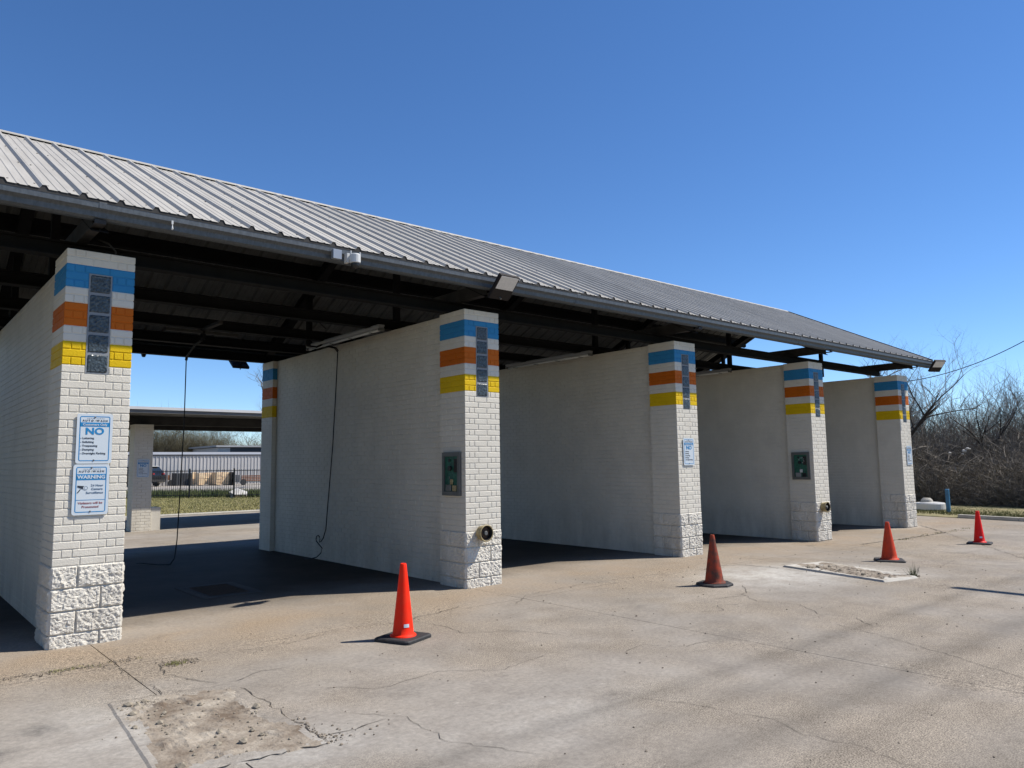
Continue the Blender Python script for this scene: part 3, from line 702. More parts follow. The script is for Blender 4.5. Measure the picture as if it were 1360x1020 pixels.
# roof ----------------------------------------------------------------
XL, XR = 18.01-0.87*27, 18.01
EY, EZ, RYc, RZ = -0.46, 3.805, 3.20, 5.595
sl_ = (RZ-EZ)/(RYc-EY); NL = math.hypot(1, sl_)
def rib_profile(x0, n=3, pitch=0.29):
    pr = []
    for k in range(n):
        c = x0+k*pitch
        if k == 0: pr += [(c+.0, .028), (c+.014, .028), (c+.034, 0)]
        pr += [(c+.095, 0), (c+.101, .005), (c+.113, .005), (c+.119, 0), (c+.171, 0), (c+.177, .005), (c+.189, .005), (c+.195, 0)]
        if k < n-1: pr += [(c+pitch-.034, 0), (c+pitch-.014, .028), (c+pitch+.014, .028), (c+pitch+.034, 0)]
        else: pr += [(c+pitch-.034, 0), (c+pitch-.014, .028), (c+pitch, .028)]
    return pr
def roof_panel_mesh(front):
    pr = rib_profile(0); n = len(pr); q = MB(); vs, fs = [], []
    y0, y1 = (EY, RYc-.03) if front else (2*RYc-EY, RYc+.03)
    for lay in (0, -.0015):
        for y in (y0, y1):
            zc = EZ+(RYc-abs(y-RYc)-EY)*sl_
            for x, h in pr: vs.append((x, y, zc+h*NL+lay))
    for lay in (0, 1):
        b0 = lay*2*n
        for k in range(n-1): fs.append((b0+k, b0+k+1, b0+n+k+1, b0+n+k))
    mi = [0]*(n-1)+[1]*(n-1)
    for k in range(n-1): fs.append((k, k+1, 2*n+k+1, 2*n+k)); mi.append(0)
    q.v = vs; q.f = fs; q.m = mi
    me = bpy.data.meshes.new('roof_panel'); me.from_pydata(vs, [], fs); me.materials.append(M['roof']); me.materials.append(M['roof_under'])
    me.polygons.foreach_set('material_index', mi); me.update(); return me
RF, RB = roof_panel_mesh(True), roof_panel_mesh(False)
roof = empty('roof', (0, 0, 0)); roof.parent = building
roofp = roof
for k in range(27):
    link('roof_panel', RF, roofp, (XL+.87*k, 0, random.uniform(-.001, .001))); link('roof_panel', RB, roofp, (XL+.87*k, 0, 0))
# closures under sheet edges (dark foam / ends of ribs)
def closure(y, dark, set_in):
    q = MB(); s = 1 if y < RYc else -1; yy = y+set_in*s
    zc = EZ+(RYc-abs(yy-RYc)-EY)*sl_; vs, fs = [], []
    pr = []
    for k in range(27): pr += rib_profile(XL+.87*k)[:-1]
    pr.append((XR, .028))
    for x, h in pr: vs += [(x, yy, zc-.03), (x, yy, zc+h*NL-.003)]
    for k in range(len(pr)-1): fs.append((2*k, 2*k+2, 2*k+3, 2*k+1))
    q.add(vs, fs); return q.obj('rib_closure', dark, roofp)
closure(EY, M['steel_b'], .006); closure(2*RYc-EY, M['steel_b'], .006)
# screws
sc = MB()
for yy in (-.30, .78, 1.86, 2.92):
    zc = EZ+(yy-EY)*sl_+.002
    x = XL+.05
    while x < XR:
        for dx in (0, .19):
            c = Vector((x+dx+.0, yy+random.uniform(-.01, .01), zc)); rr = .008
            sc.add([(c.x+rr*math.cos(t), c.y+rr*math.sin(t)/NL, c.z+rr*math.sin(t)*sl_/NL+hh) for hh in (0, .006) for t in (0, 1.26, 2.51, 3.77, 5.03)],
                   [(5,6,7,8,9)]+[(k, (k+1) % 5, 5+(k+1) % 5, 5+k) for k in range(5)])
        x += .29
tag(sc.obj('screw', M['steel_b'], roofp), kind='stuff')
# ridge cap with dark gap under it
rc = MB(); ry0 = RYc-.055; zr0 = EZ+(ry0-EY)*sl_+.034*NL
zt = EZ+(RYc-EY)*sl_+.034*NL+.004
prof = [(ry0-.004, zr0-.016), (ry0, zr0), (RYc, zt), (2*RYc-ry0, zr0), (2*RYc-ry0+.004, zr0-.016), (2*RYc-ry0, zr0-.005), (RYc, zt-.004), (ry0+.003, zr0-.005)]
for k in range(8):
    a = XL+k*(XR-XL)/8
    q = MB(); q.extrude(prof, a+.001, a+(XR-XL)/8+.012*(k < 7)); q.obj('ridge_cap', M['roof'], roofp)
q = MB(); q.box(XL, RYc-.035, EZ+(RYc-.035-EY)*sl_+.001, XR-.02, RYc-.028, EZ+(RYc-.035-EY)*sl_+.036); q.obj('ridge_closure', M['black'], roofp)
# rake trim at the gable end
for s in (1, -1):
    q = MB(); ya, yb = (EY, RYc) if s == 1 else (2*RYc-EY, RYc)
    vs = []
    for y in (ya, yb):
        z = EZ+(RYc-abs(y-RYc)-EY)*sl_
        vs += [(XR-.03, y, z+.040), (XR+.012, y, z+.040), (XR+.012, y, z-.07), (XR-.03, y, z-.07)]
    q.add(vs, [(0,1,5,4),(1,2,6,5),(2,3,7,6),(3,0,4,7),(0,3,2,1),(4,5,6,7)]); q.obj('rake_trim', M['steel_b'], roofp)
# gutter in lengths
gp = [(-.30, 3.795), (-.30, 3.655), (-.375, 3.648), (-.405, 3.664), (-.412, 3.706), (-.424, 3.716), (-.450, 3.732), (-.452, 3.782), (-.446, 3.796), (-.438, 3.796), (-.444, 3.784), (-.442, 3.738), (-.415, 3.724), (-.404, 3.710), (-.398, 3.668), (-.372, 3.656), (-.308, 3.662), (-.308, 3.795)]
cuts = [XL+.02, .18, 6.0, 11.9, XR-.02]
for a, b_ in zip(cuts, cuts[1:]):
    q = MB(); q.extrude(gp, a+.002, b_-.002); q.obj('gutter', M['galv'], roofp)
    q = MB(); q.extrude([(y+ (-.003 if y < -.38 else 0), z+(-.003 if z < 3.67 else 0)) for y, z in gp[:9]]+[(-.30, 3.79)], b_-.03, b_+.03 if b_ < XR-.1 else b_+.005); q.obj('gutter_strap', M['galv'], roofp)
q = MB()
for s in (1,):
    q.extrude([(2*RYc-y, z) for y, z in gp], XL+.02, XR-.02)
q.obj('gutter', M['galv'], roofp)
# steel frame
frame = empty('steel_frame', (0, 0, 0)); frame.parent = building
def ibeam_x(x0, x1, y, z0, h, bw=.14, name='beam', mt=None):
    q = MB(); t = .012
    q.box(x0, y, z0, x1, y+bw, z0+t); q.box(x0, y, z0+h-t, x1, y+bw, z0+h); q.box(x0+.002, y+bw/2-.005, z0+t, x1-.002, y+bw/2+.005, z0+h-t)
    return q.obj(name, mt or M['steel'], frame)
ibeam_x(XL+.1, 17.10, .335, H_+.003, .14, .145)
for y in (1.86, 3.32, 4.76): ibeam_x(XL+.1, 17.12, y, H_+.003, .14)
ibeam_x(XL+.1, 17.12, 6.24, H_+.003, .15)
for X in [-4.35]+PIL:
    xc = X+.13
    q = MB(); t = .01
    # outrigger: cantilever from the header to the gutter
    q.box(xc, -.40, 3.61, xc+.09, .95, 3.620); q.box(xc, -.29, 3.758, xc+.09, .94, 3.768); q.box(xc+.001, -.289, 3.620, xc+.012, .94, 3.758); q.box(xc, -.40, 3.6202, xc+.09, -.385, 3.646)
    q.obj('outrigger', M['steel_b'], frame)
    # pitched rafter
    for s in (1, -1):
        q = MB(); vs = []
        ya, yb = (-.28, RYc-.003) if s == 1 else (2*RYc+.28, RYc+.003)
        for y in (ya, yb):
            z = EZ+(RYc-abs(y-RYc)-EY)*sl_-.16
            for (x0, x1, dz0, dz1) in ((xc, xc+.14, -.012, 0), (xc+.065, xc+.075, -.15, -.0125), (xc, xc+.14, -.162, -.1505)):
                vs.append([(x0, y, z+dz0), (x1, y, z+dz0), (x1, y, z+dz1), (x0, y, z+dz1)])
        for k in range(3):
            q.add(vs[k]+vs[k+3], [(0,3,2,1),(4,5,6,7),(0,1,5,4),(1,2,6,5),(2,3,7,6),(3,0,4,7)])
        q.obj('rafter', M['steel'], frame)
    # posts from the walls up to the rafters
    for yp in (1.93, 4.83):
        z = EZ+(RYc-abs(yp-RYc)-EY)*sl_-.33
        if z > H_+.15: boxobj('post', (xc+.03, yp-.04, H_+.144), (xc+.11, yp+.04, z+.01), M['steel'], frame)
# purlins
for yy in (-.26, .80, 1.88, 2.95):
    for s in (1, -1):
        y = yy if s == 1 else 2*RYc-yy; z = EZ+(yy-EY)*sl_-.004
        q = MB(); d = s
        pr = [(y, z), (y+.06*d, z+.06*sl_), (y+.06*d, z+.06*sl_-.005), (y+.005*d, z-.006), (y+.005*d, z-.15), (y-.05*d, z-.155-.05*sl_), (y-.05*d, z-.16-.05*sl_), (y, z-.158)]
        q.extrude(pr, XL+.05, XR-.035); q.obj('purlin', M['steel'], frame)
# conduit bits
q = MB(); q.tube([(0.42, .14, H_-.001), (.42, .13, H_+.06), (.36, .12, H_+.12), (.28, .2, H_+.17)], .009, 6); q.obj('conduit', M['steel_b'], frame, smooth=True)
q = MB(); q.tube([(3.2, 3.0, H_+.1), (3.3, 2.9, H_+.28), (3.55, 2.7, H_+.3), (3.8, 2.6, H_+.05)], .01, 6); q.obj('conduit', M['steel_b'], frame, smooth=True)

# ------------------------------------------------------------------ signs
def text_mesh(s, size, mt, align='CENTER', bold=0.0, sx=1.0):
    cu = bpy.data.curves.new('lettering', 'FONT'); cu.body = s; cu.size = size; cu.align_x = align; cu.align_y = 'CENTER'
    cu.offset = bold; cu.extrude = 0.0006; cu.resolution_u = 3
    o = bpy.data.objects.new('lettering', cu); col.objects.link(o)
    dg = bpy.context.evaluated_depsgraph_get(); me = bpy.data.meshes.new_from_object(o.evaluated_get(dg))
    bpy.data.objects.remove(o)
    for v in me.vertices: v.co.x *= sx
    me.materials.clear(); me.materials.append(mt); return me
def rrect(x0, z0, x1, z1, r, n=5):
    out = []
    for cx, cz, a0 in ((x1-r, z1-r, 0), (x0+r, z1-r, 90), (x0+r, z0+r, 180), (x1-r, z0+r, 270)):
        for k in range(n+1):
            a = R(a0+90*k/n); out.append((cx+r*math.cos(a), cz+r*math.sin(a)))
    return out
SW, SH = .285, .44
def frame_mesh(x0, z0, x1, z1, r, t, y, yd=.0008):
    o = rrect(x0, z0, x1, z1, r); i = rrect(x0+t, z0+t, x1-t, z1-t, max(.002, r-t)); n = len(o); q = MB()
    q.add([(a, y, b_) for a, b_ in o]+[(a, y, b_) for a, b_ in i], [(k, (k+1) % n, n+(k+1) % n, n+k) for k in range(n)])
    return q
tm = {}
def T(s, size, mk, align='CENTER', bold=0, sx=1.0):
    key = (s, size, mk)
    if key not in tm: tm[key] = text_mesh(s, size, M[mk], align, bold, sx)
    return tm[key]
def wash_sign(loc, kind, label, group=None):
    s = empty('wall_sign', loc); tag(s, label, 'sign', group)
    q = MB(); q.extrude([(a, b_) for a, b_ in rrect(-SW/2, -SH/2, SW/2, SH/2, .022)], -.012, -.009, axis='Y')
    pl = q.obj('plate', M['sign'], s)
    yf = -.0128
    frame_mesh(-SW/2+.022, -SH/2+.022, SW/2-.022, SH/2-.022, .016, .0075, yf).obj('border', M['sign_blue'], s)
    q = MB(); q.add([(-SW/2+.027, yf, .105), (SW/2-.027, yf, .105), (SW/2-.027, yf, .142), (-SW/2+.027, yf, .142)] if kind == 'no' else
                    [(-SW/2+.027, yf, .082), (SW/2-.027, yf, .082), (SW/2-.027, yf, .135), (-SW/2+.027, yf, .135)], [(0, 1, 2, 3)])
    q.obj('header_band', M['sign_blue'], s)
    def put(me, x, z, y=-.0136, rot=(math.pi/2, 0, 0)):
        return link('lettering', me, s, (x, y, z), rot)
    put(T('A U T O', .024, 'ink', bold=.0004), -.056, .158); put(T('W A S H', .024, 'ink', bold=.0004), .055, .158)
    put(T('/', .026, 'ink_gold'), .001, .158)
    q = MB()
    for k in range(10):
        x = -.062+k*.0135 + (.006 if k > 4 else 0); q.add([(x, -.0136, .176), (x+.006, -.0136, .176), (x+.006, -.0136, .181), (x, -.0136, .181)], [(0, 1, 2, 3)])
    q.obj('small_print', M['ink_blue'], s)
    if kind == 'no':
        put(T('Customers Only', .0265, 'sign', bold=.0006, sx=1.08), 0, .1235, -.0142)
        put(T('NO', .082, 'sign_blue', bold=.0025, sx=1.15), 0, .063)
        for k, t in enumerate(('- Loitering', '- Soliciting', '- Trespassing', '- Dumping', '- Overnight Parking')):
            put(T(t, .0235, 'ink', 'LEFT', .0003, 1.08), -.110, .004-k*.0335)
    else:
        put(T('WARNING', .043, 'sign', bold=.0014, sx=1.05), 0, .108, -.0142)
        put(T('24 Hour', .026, 'ink_blue', bold=.0002, sx=1.1), .048, .035); put(T('Camera', .026, 'ink_blue', bold=.0002, sx=1.1), .048, .004)
        put(T('Surveillance', .026, 'ink_blue', bold=.0002, sx=1.1), .030, -.028)
        q = MB(); q.add([(-SW/2+.027, yf-.0004, -.092), (SW/2-.027, yf-.0004, -.092), (SW/2-.027, yf-.0004, -.088), (-SW/2+.027, yf-.0004, -.088)], [(0, 1, 2, 3)]); q.obj('rule_line', M['sign_blue'], s)
        put(T('Violators will be', .0265, 'ink_red', bold=.0003, sx=1.1), 0, -.117); put(T('Prosecuted', .0265, 'ink_red', bold=.0003, sx=1.1), 0, -.150)
        q = MB(); y = -.0138
        q.add([(-.106, y, .036), (-.048, y, .030), (-.030, y, .014), (-.066, y, .004), (-.106, y, .022)], [(0, 1, 2, 3, 4)])
        q.add([(-.086, y, .004), (-.078, y, .002), (-.098, y, -.028), (-.110, y, -.030)], [(0, 1, 2, 3)])
        q.obj('camera_symbol', M['ink'], s)
        q = MB(); q.lathe([(.001, 0), (.019, 0), (.019, .0005)], 16, (-.042, y-.0006, .014), 'Y'); q.obj('camera_symbol', M['sign'], s)
        q = MB(); q.lathe([(.012, 0), (.015, 0), (.015, .0005)], 16, (-.040, y-.0012, .014), 'Y'); q.obj('camera_symbol', M['ink_blue'], s)
    for z in (SH/2-.030, -SH/2+.030):
        q = MB(); q.lathe([(.0001, -.006), (.006, -.005), (.0075, -.001), (.0075, .002)], 8, (0, -.0125, z), 'Y'); q.obj('bolt', M['grey_metal'], s)
    return s
GRP = 'rule signs bolted to the pillars'
wash_sign((.283, 0, 1.772), 'no', 'white and blue customers only sign, upper of two on the nearest pillar', GRP)
wash_sign((.272, 0, 1.326), 'warn', 'white and blue camera warning sign, lower of two on the nearest pillar', GRP)
wash_sign((8.92, 0, 1.66), 'no', 'white and blue rule sign alone on the third pillar', GRP)
wash_sign((17.43, 0, 1.58), 'no', 'white and blue rule sign on the farthest pillar', GRP)

# ------------------------------------------------------------------ round pipe sockets on pillars
def socket(x, z, label):
    s = empty('pipe_socket', (x, 0, z)); tag(s, label, 'pipe socket', 'round pipe sockets on pillar fronts')
    q = MB(); q.lathe([(.0001, -.022), (.088, -.022), (.092, -.05), (.098, -.095), (.106, -.110), (.106, -.125), (.098, -.130), (.090, -.126), (.084, -.10), (.083, -.06), (.0001, -.058)], 28, axis='Y')
    q.obj('housing', M['brass'], s, smooth=False)
    q = MB(); q.lathe([(.0975, -.1285), (.0885, -.124), (.0825, -.098), (.081, -.059)], 28, axis='Y'); q.obj('liner', M['dark_hole'], s)
    q = MB(); q.lathe([(.0001, -.082), (.05, -.084), (.074, -.076), (.0825, -.071)], 24, axis='Y'); q.obj('back_plate', M['rust'], s)
    q = MB(); q.lathe([(.0001, -.118), (.022, -.118), (.028, -.11), (.03, -.084)], 14, axis='Y'); q.obj('hub', M['grey_metal'], s)
    for k in range(4):
        a = R(45+90*k); q = MB(); q.lathe([(.0001, -.092), (.006, -.092), (.007, -.078)], 6, (.055*math.cos(a), 0, .055*math.sin(a)), 'Y'); q.obj('bolt', M['steel_b'], s)
    return s
socket(4.62, .655, 'cream rimmed round pipe socket low on the second pillar')
socket(13.17, .575, 'round pipe socket low on the fourth pillar with dark open mouth')

# ------------------------------------------------------------------ control boxes on -X faces
def control_box(X, label, dark=False):
    s = empty('control_box', (X, .268, 1.385)); tag(s, label, 'control box', 'coin control boxes on pillar sides')
    hw, hh = .185, .27
    q = MB()
    for a in ((-.03, -hw, -hh, .004, -hw+.045, hh), (-.03, hw-.045, -hh, .004, hw, hh), (-.03, -hw+.045, -hh, .004, hw-.045, -hh+.05), (-.03, -hw+.045, hh-.05, .004, hw-.045, hh)): q.box(*a)
    q.obj('box_frame', M['grey_metal'], s)
    boxobj('face_panel', (-.010, -hw+.045, -hh+.05), (.004, hw-.045, hh-.05), M['green'], s)
    q = MB(); q.tube([(-.02, .01, .07), (-.045, .01, .07)], .032, 14); q.obj('selector_knob', M['black'], s)
    q = MB(); q.tube([(-.012, .04, .17), (-.02, .04, .17)], .02, 12); q.obj('button', M['black'], s)
    boxobj('coin_slot', (-.026, -.035, -.13), (-.010, .02, -.065), M['brass'] if not dark else M['plastic_white'], s, .003)
    q = MB(); q.tube([(-.035, -.008, -.07), (-.05, -.008, -.055), (-.05, -.008, -.035)], .006, 8); q.obj('padlock_shackle', M['grey_metal'], s)
    boxobj('coin_door', (-.030, .0, -.215), (-.010, .11, -.135), M['grey_metal'] if not dark else M['tube'], s, .004)
    boxobj('instruction_plate', (-.014, -.12, .02), (-.010, -.05, .19), M['steel_b'], s, .001)
    boxobj('bill_reader', (-.028, -.11, -.215), (-.010, -.03, -.14), M['brass'] if not dark else M['black'], s, .004)
    if dark:
        q = MB()
        for k in range(7):
            a = R(k*45); q.tube([(-.0125, -.02+.045*math.cos(a), .11+.045*math.sin(a)), (-.0125, -.02+.06*math.cos(a+.4), .11+.06*math.sin(a+.4))], .004, 4)
        q.obj('dial_marks', M['plastic_white'], s)
    return s
control_box(PIL[1]-.004, 'grey framed green coin control box on the side of the second pillar')
control_box(PIL[3]-.004, 'grey framed dark coin control box on the side of the fourth pillar', True)
bpy.context.view_layer.update()

# ------------------------------------------------------------------ traffic cones
def cone(loc, rz, h, rb, rt, base, mk, label, octo=False, stk=True, tilt=(0, 0)):
    s = empty('traffic_cone', (loc[0], loc[1], gz(loc[0])+.001), R(rz)); tag(s, label, 'traffic cone', 'traffic cones in front of the bays')
    s.rotation_euler = (R(tilt[0]), R(tilt[1]), R(rz))
    hb = .03; b2 = base/2
    q = MB()
    if octo:
        pts = [(b2*math.cos(R(22.5+45*k))*1.05, b2*math.sin(R(22.5+45*k))*1.05) for k in range(8)]
    else: pts = rrect(-b2, -b2, b2, b2, .035, 4)
    n = len(pts)
    vs = [(x, y, 0) for x, y in pts]+[(x, y, hb*.7) for x, y in pts]+[(x*.95, y*.95, hb) for x, y in pts]
    fs = [(k, (k+1) % n, n+(k+1) % n, n+k) for k in range(n)]+[(n+k, n+(k+1) % n, 2*n+(k+1) % n, 2*n+k) for k in range(n)]+[tuple(range(2*n, 3*n)), tuple(range(n-1, -1, -1))]
    q.add(vs, fs); q.obj('cone_base', M['rubber'], s)
    q = MB()
    pr = [(rb+.022, hb-.001), (rb+.020, hb+.010), (rb+.004, hb+.016)]
    zt2 = h
    for k in range(11):
        t = k/10; pr.append((rb+(rt-rb)*t, hb+.02+(zt2-hb-.028)*t))
    pr += [(rt-.003, zt2-.002), (rt-.006, zt2), (rt-.010, zt2-.004), (rt-.010, zt2-.08)]
    q.lathe(pr, 32); q.obj('cone_body', M[mk], s, smooth=True)
    if stk:
        a0 = math.atan2(CAM.y-loc[1], CAM.x-loc[0]) + .35 - R(rz)
        zc = .125; rr = rb+(rt-rb)*((zc-hb)/(h-hb))
        q = MB(); vs = []
        for dz in (-.014, .014):
            rr2 = rb+(rt-rb)*((zc+dz-hb-.02)/(h-hb-.028))+.0015
            for k in range(7):
                a = a0-.28+k*.093; vs.append((rr2*math.cos(a), rr2*math.sin(a), zc+dz))
        q.add(vs, [(k, k+1, 8+k, 7+k) for k in range(6)]); q.obj('sticker', M['sign'], s)
    return s
cone((2.39, -1.75), 22, .645, .092, .028, .37, 'cone_new', 'bright new orange cone with black square base, nearest the camera')
cone((6.70, -1.95), 10, .605, .112, .026, .42, 'cone_old', 'dirty brown stained cone standing between the second and third pillars', octo=True, stk=False, tilt=(0, -1.2))
cone((10.60, -2.36), 30, .585, .112, .028, .40, 'cone_mid', 'faded orange cone behind the raised cement lid', stk=False)
cone((14.52, -2.31), 12, .60, .092, .030, .39, 'cone_red', 'clean red cone farthest from the camera near the kerb')

# ------------------------------------------------------------------ lamps, cameras
def floodlight(loc, rz, tilt, wd, ln_, label, arm=True):
    s = empty('floodlight', loc, rz); tag(s, label, 'floodlight', 'floodlights fixed along the eaves')
    h = bpy.data.objects.new('head', None); 
    q = MB(); q.cbox(-wd/2, -ln_/2, 0, wd/2, ln_/2, .055, .008)
    for k in range(6): q.box(-wd/2+.03+k*(wd-.06)/6, -ln_/2+.02, .055, -wd/2+.036+k*(wd-.06)/6, ln_/2-.1, .075)
    body = q.obj('lamp_head', M['lamp_body'], s, rot=(tilt, 0, 0))
    q = MB(); q.cbox(-wd/2+.02, -ln_/2+.012, -.004, wd/2-.02, ln_/2*.12, .004, .0015); l_ = q.obj('lens', M['lens'], body)
    q = MB(); q.lathe([(.0001, -.03), (.010, -.03), (.010, .0)], 10, (0, ln_*.40, 0)); q.obj('sensor', M['grey_metal'], body)
    if arm:
        q = MB(); q.box(-.02, .0, .01, .02, .16, .035); q.obj('bracket', M['lamp_body'], s)
    return s
floodlight((4.56, -.60, 3.63), 0, R(-46), .31, .34, 'brown floodlight on the gutter above the second pillar')
floodlight((17.86, -.61, 3.65), R(-28), R(-46), .30, .33, 'brown floodlight at the far end of the gutter')
floodlight((4.13, 6.90, 3.47), R(180), R(-35), .32, .28, 'dark floodlight under the rear eave seen through the first bay')
# PTZ camera and box on gutter
s = empty('security_camera', (2.545, -.56, 3.66)); tag(s, 'white cylindrical security camera with black dome hanging on the gutter', 'camera')
q = MB(); q.lathe([(.0001, .055), (.048, .055), (.055, .045), (.055, -.035), (.050, -.042), (.0001, -.042)], 20); q.obj('housing', M['plastic_white'], s, smooth=False)
q = MB(); q.lathe([(.0001, -.105), (.02, -.102), (.038, -.085), (.045, -.062), (.045, -.042)], 18); q.obj('dome', M['black'], s, smooth=True)
q = MB(); q.box(-.075, .035, -.035, -.045, .10, .065); q.box(-.06, .0, -.01, .03, .06, .02); q.obj('bracket', M['plastic_white'], s)
for dx in (-.052, .056):
    q = MB(); q.tube([(dx, .0, -.02), (dx, .0, .085)], .007, 8); q.obj('antenna', M['plastic_white'], s)
jb = boxobj('junction_box', (-.05, -.03, -.05), (.05, .02, .05), M['galv'], None, .004); jb.location = (2.37, -.475, 3.70)
jb.data = jb.data.copy(); jb.data.materials.clear(); jb.data.materials.append(mat('pale_galvanised', (.42, .45, .5), .4, metal=.4))
tag(jb, 'small pale grey junction box on the gutter left of the security camera', 'junction box')
s = empty('dome_camera', (2.39, 6.78, 3.52)); tag(s, 'tiny black dome camera under the rear eave of the first bay', 'camera')
q = MB(); q.lathe([(.0001, -.05), (.025, -.045), (.038, -.02), (.04, 0), (.045, .0), (.045, .03), (.0001, .03)], 14); q.obj('dome', M['black'], s, smooth=True)
q = MB(); q.box(-.02, -.05, .03, .02, .05, .12); q.obj('bracket', M['black'], s)
s = empty('gutter_sensor', (0.745, -.462, 3.675)); tag(s, 'tiny white hanging sensor bulb clipped under the gutter lip', 'sensor')
q = MB(); q.lathe([(.0001, -.025), (.008, -.022), (.010, -.010), (.007, 0), (.004, .02), (.004, .045)], 10); q.obj('bulb', M['plastic_white'], s, smooth=True)
q = MB(); q.box(-.008, -.004, .03, .008, .012, .062); q.obj('clip', M['plastic_white'], s)
# fluorescent fittings
for k, X in enumerate([0.0]+PIL[1:4]):
    lab = ['strip light fitting above the left wall of the nearest bay, mostly hidden', 'white strip light fitting above the wall behind the second pillar', 'white strip light fitting above the wall behind the third pillar', 'white strip light fitting above the wall behind the fourth pillar'][k]
    if k == 0: continue
    s = empty('strip_light', (X-.22, 2.8, H_-.005)); tag(s, lab, 'strip light', 'strip lights under the roof')
    q = MB(); q.extrude([(-.05, .0), (-.035, -.035), (.035, -.035), (.05, 0), (.05, .02), (-.05, .02)], -1.15, 1.15, axis='Y'); q.obj('tray', M['tube'], s)
    q = MB(); q.tube([(0, -1.12, -.052), (0, 1.12, -.052)], .019, 10); q.obj('tube', M['plastic_white'], s, smooth=True)
    for y in (-1.14, 1.14): boxobj('end_cap', (-.045, y-.02, -.07), (.045, y+.02, -.03), M['grey_metal'], s, .004)
    for y in (-.9, -.3, .3, .9):
        q = MB(); q.box(-.055, y-.012, -.074, .055, y+.012, -.069); q.obj('clip', M['steel_b'], s)
# hose booms
def boom(pivot, tip, hose, label, coil=None):
    s = empty('hose_boom', pivot); tag(s, label, 'hose boom', 'overhead wash hose booms')
    p = Vector(pivot); t = Vector(tip)-p; u = t.normalized()
    q = MB(); q.tube([(0, 0, .12), (0, 0, -.04)], .035, 10); q.obj('swivel', M['steel'], s)
    q = MB(); q.tube([(0, 0, -.03), tuple(u*.15+Vector((0, 0, -.03))), tuple(t*.5+Vector((0, 0, .02))), tuple(t*.9), tuple(t)], .017, 8); q.obj('arm', M['steel'], s, smooth=True)
    q = MB(); q.tube([tuple(t), tuple(t+u*.05+Vector((0, 0, -.05)))], .021, 8); q.obj('tip_fitting', M['steel_b'], s)
    hp = [Vector(h)-p for h in hose]
    q = MB(); q.tube([tuple(t+u*.05+Vector((0, 0, -.05)))]+[tuple(h) for h in hp], .0085, 7); q.obj('hose', M['wire'], s, smooth=True)
    return s
boom((2.3, 3.39, H_-.10), (2.555, 4.92, 3.28), [(2.565, 4.98, 2.2), (2.53, 4.96, 1.1), (2.50, 4.93, .4), (2.47, 4.92, .13), (2.42, 4.96, .03), (2.30, 5.15, .02), (2.16, 5.4, .03), (2.08, 5.52, .03)],
     'black overhead boom and dangling hose in the middle of the first bay')
lp = [(4.43, 3.72, .9), (4.43, 3.78, .5), (4.42, 3.84, .36), (4.42, 3.92, .30)]
lp += [(4.415, 4.02+.07*math.cos(a), .33+.06*math.sin(a)) for a in (4.0, 3.2, 2.4, 1.6, .8, 0, -.6)]
lp += [(4.41, 3.86, .2), (4.40, 3.88, .12), (4.37, 3.97, .05), (4.32, 4.1, .018), (4.28, 4.2, .014)]
boom((3.9, 3.39, H_-.06), (4.40, 3.47, 3.40), [(4.43, 3.50, 2.6), (4.44, 3.6, 1.8)]+lp, 'black hose hanging down the wall behind the second pillar with a loop at the bottom')
# steel supports around the first boom (bracket frame)
q = MB(); q.box(-.5, -.03, 0, .5, .03, .04); q.box(-.03, -.7, .041, .03, .3, .08)
tag(q.obj('boom_bracket', M['steel_b'], None, (2.3, 3.39, H_-.065)), 'steel cross bracket under the beams above the first bay', 'bracket')
# floor grate
s = empty('floor_grate', (2.16, 2.12, 0)); tag(s, 'dark steel drain grate in the floor of the first bay', 'grate')
q = MB()
for a in ((-.27, -.45, -.27+.03, .45), (.24, -.45, .27, .45), (-.24, -.45, .24, -.42), (-.24, .42, .24, .45)): q.box(a[0], a[1], -.02, a[2], a[3], .006)
q.obj('grate_frame', M['steel_b'], s)
q = MB()
for a in ((-.36, -.54, -.275, .54), (.275, -.54, .36, .54), (-.275, -.54, .275, -.455), (-.275, .455, .275, .54)): q.box(a[0], a[1], -.02, a[2], a[3], .005)
q.obj('surround', M['kerb_dark'], s)
q = MB(); q.add([(-.24, -.42, .001), (.24, -.42, .001), (.24, .42, .001), (-.24, .42, .001)], [(0, 1, 2, 3)]); q.obj('pit_shade', M['dark_hole'], s)  # flat near-black sheet standing in for the shaded depth below the bars
q = MB()
for k in range(20): q.box(-.24, -.41+k*.043, .0015, .24, -.41+k*.043+.010, .005)
tag(q.obj('bar', M['rust'], s), kind='stuff')

# ------------------------------------------------------------------ blue post, round tank lid
s = boxobj('bollard_post', (-.075, -.045, 0), (.075, .045, .68), M['blue_post'], None, .006); s.location = (22.30, .98, -.06); s.rotation_euler = (0, R(-2), R(10))
tag(s, 'short blue painted post on the grass verge by the thicket', 'post')
s = empty('round_concrete_base', (22.95, 1.72, -.05)); tag(s, 'white round concrete base lying on the grass behind the farthest pillar', 'concrete base')
q = MB(); q.lathe([(.0001, 0.03), (.38, .03), (.41, .05), (.41, .21), (.39, .24), (.24, .26), (.0001, .265)], 28); q.obj('disc', M['plastic_white'], s)
q = MB(); q.lathe([(.18, .255), (.15, .33), (.10, .38), (.0001, .385)], 18, (-.08, .05, 0)); q.obj('hub', M['kerb'], s)
q = MB(); q.box(-.27, -.27, -.02, .27, .27, .04); q.obj('skid', M['dark_hole'], s)

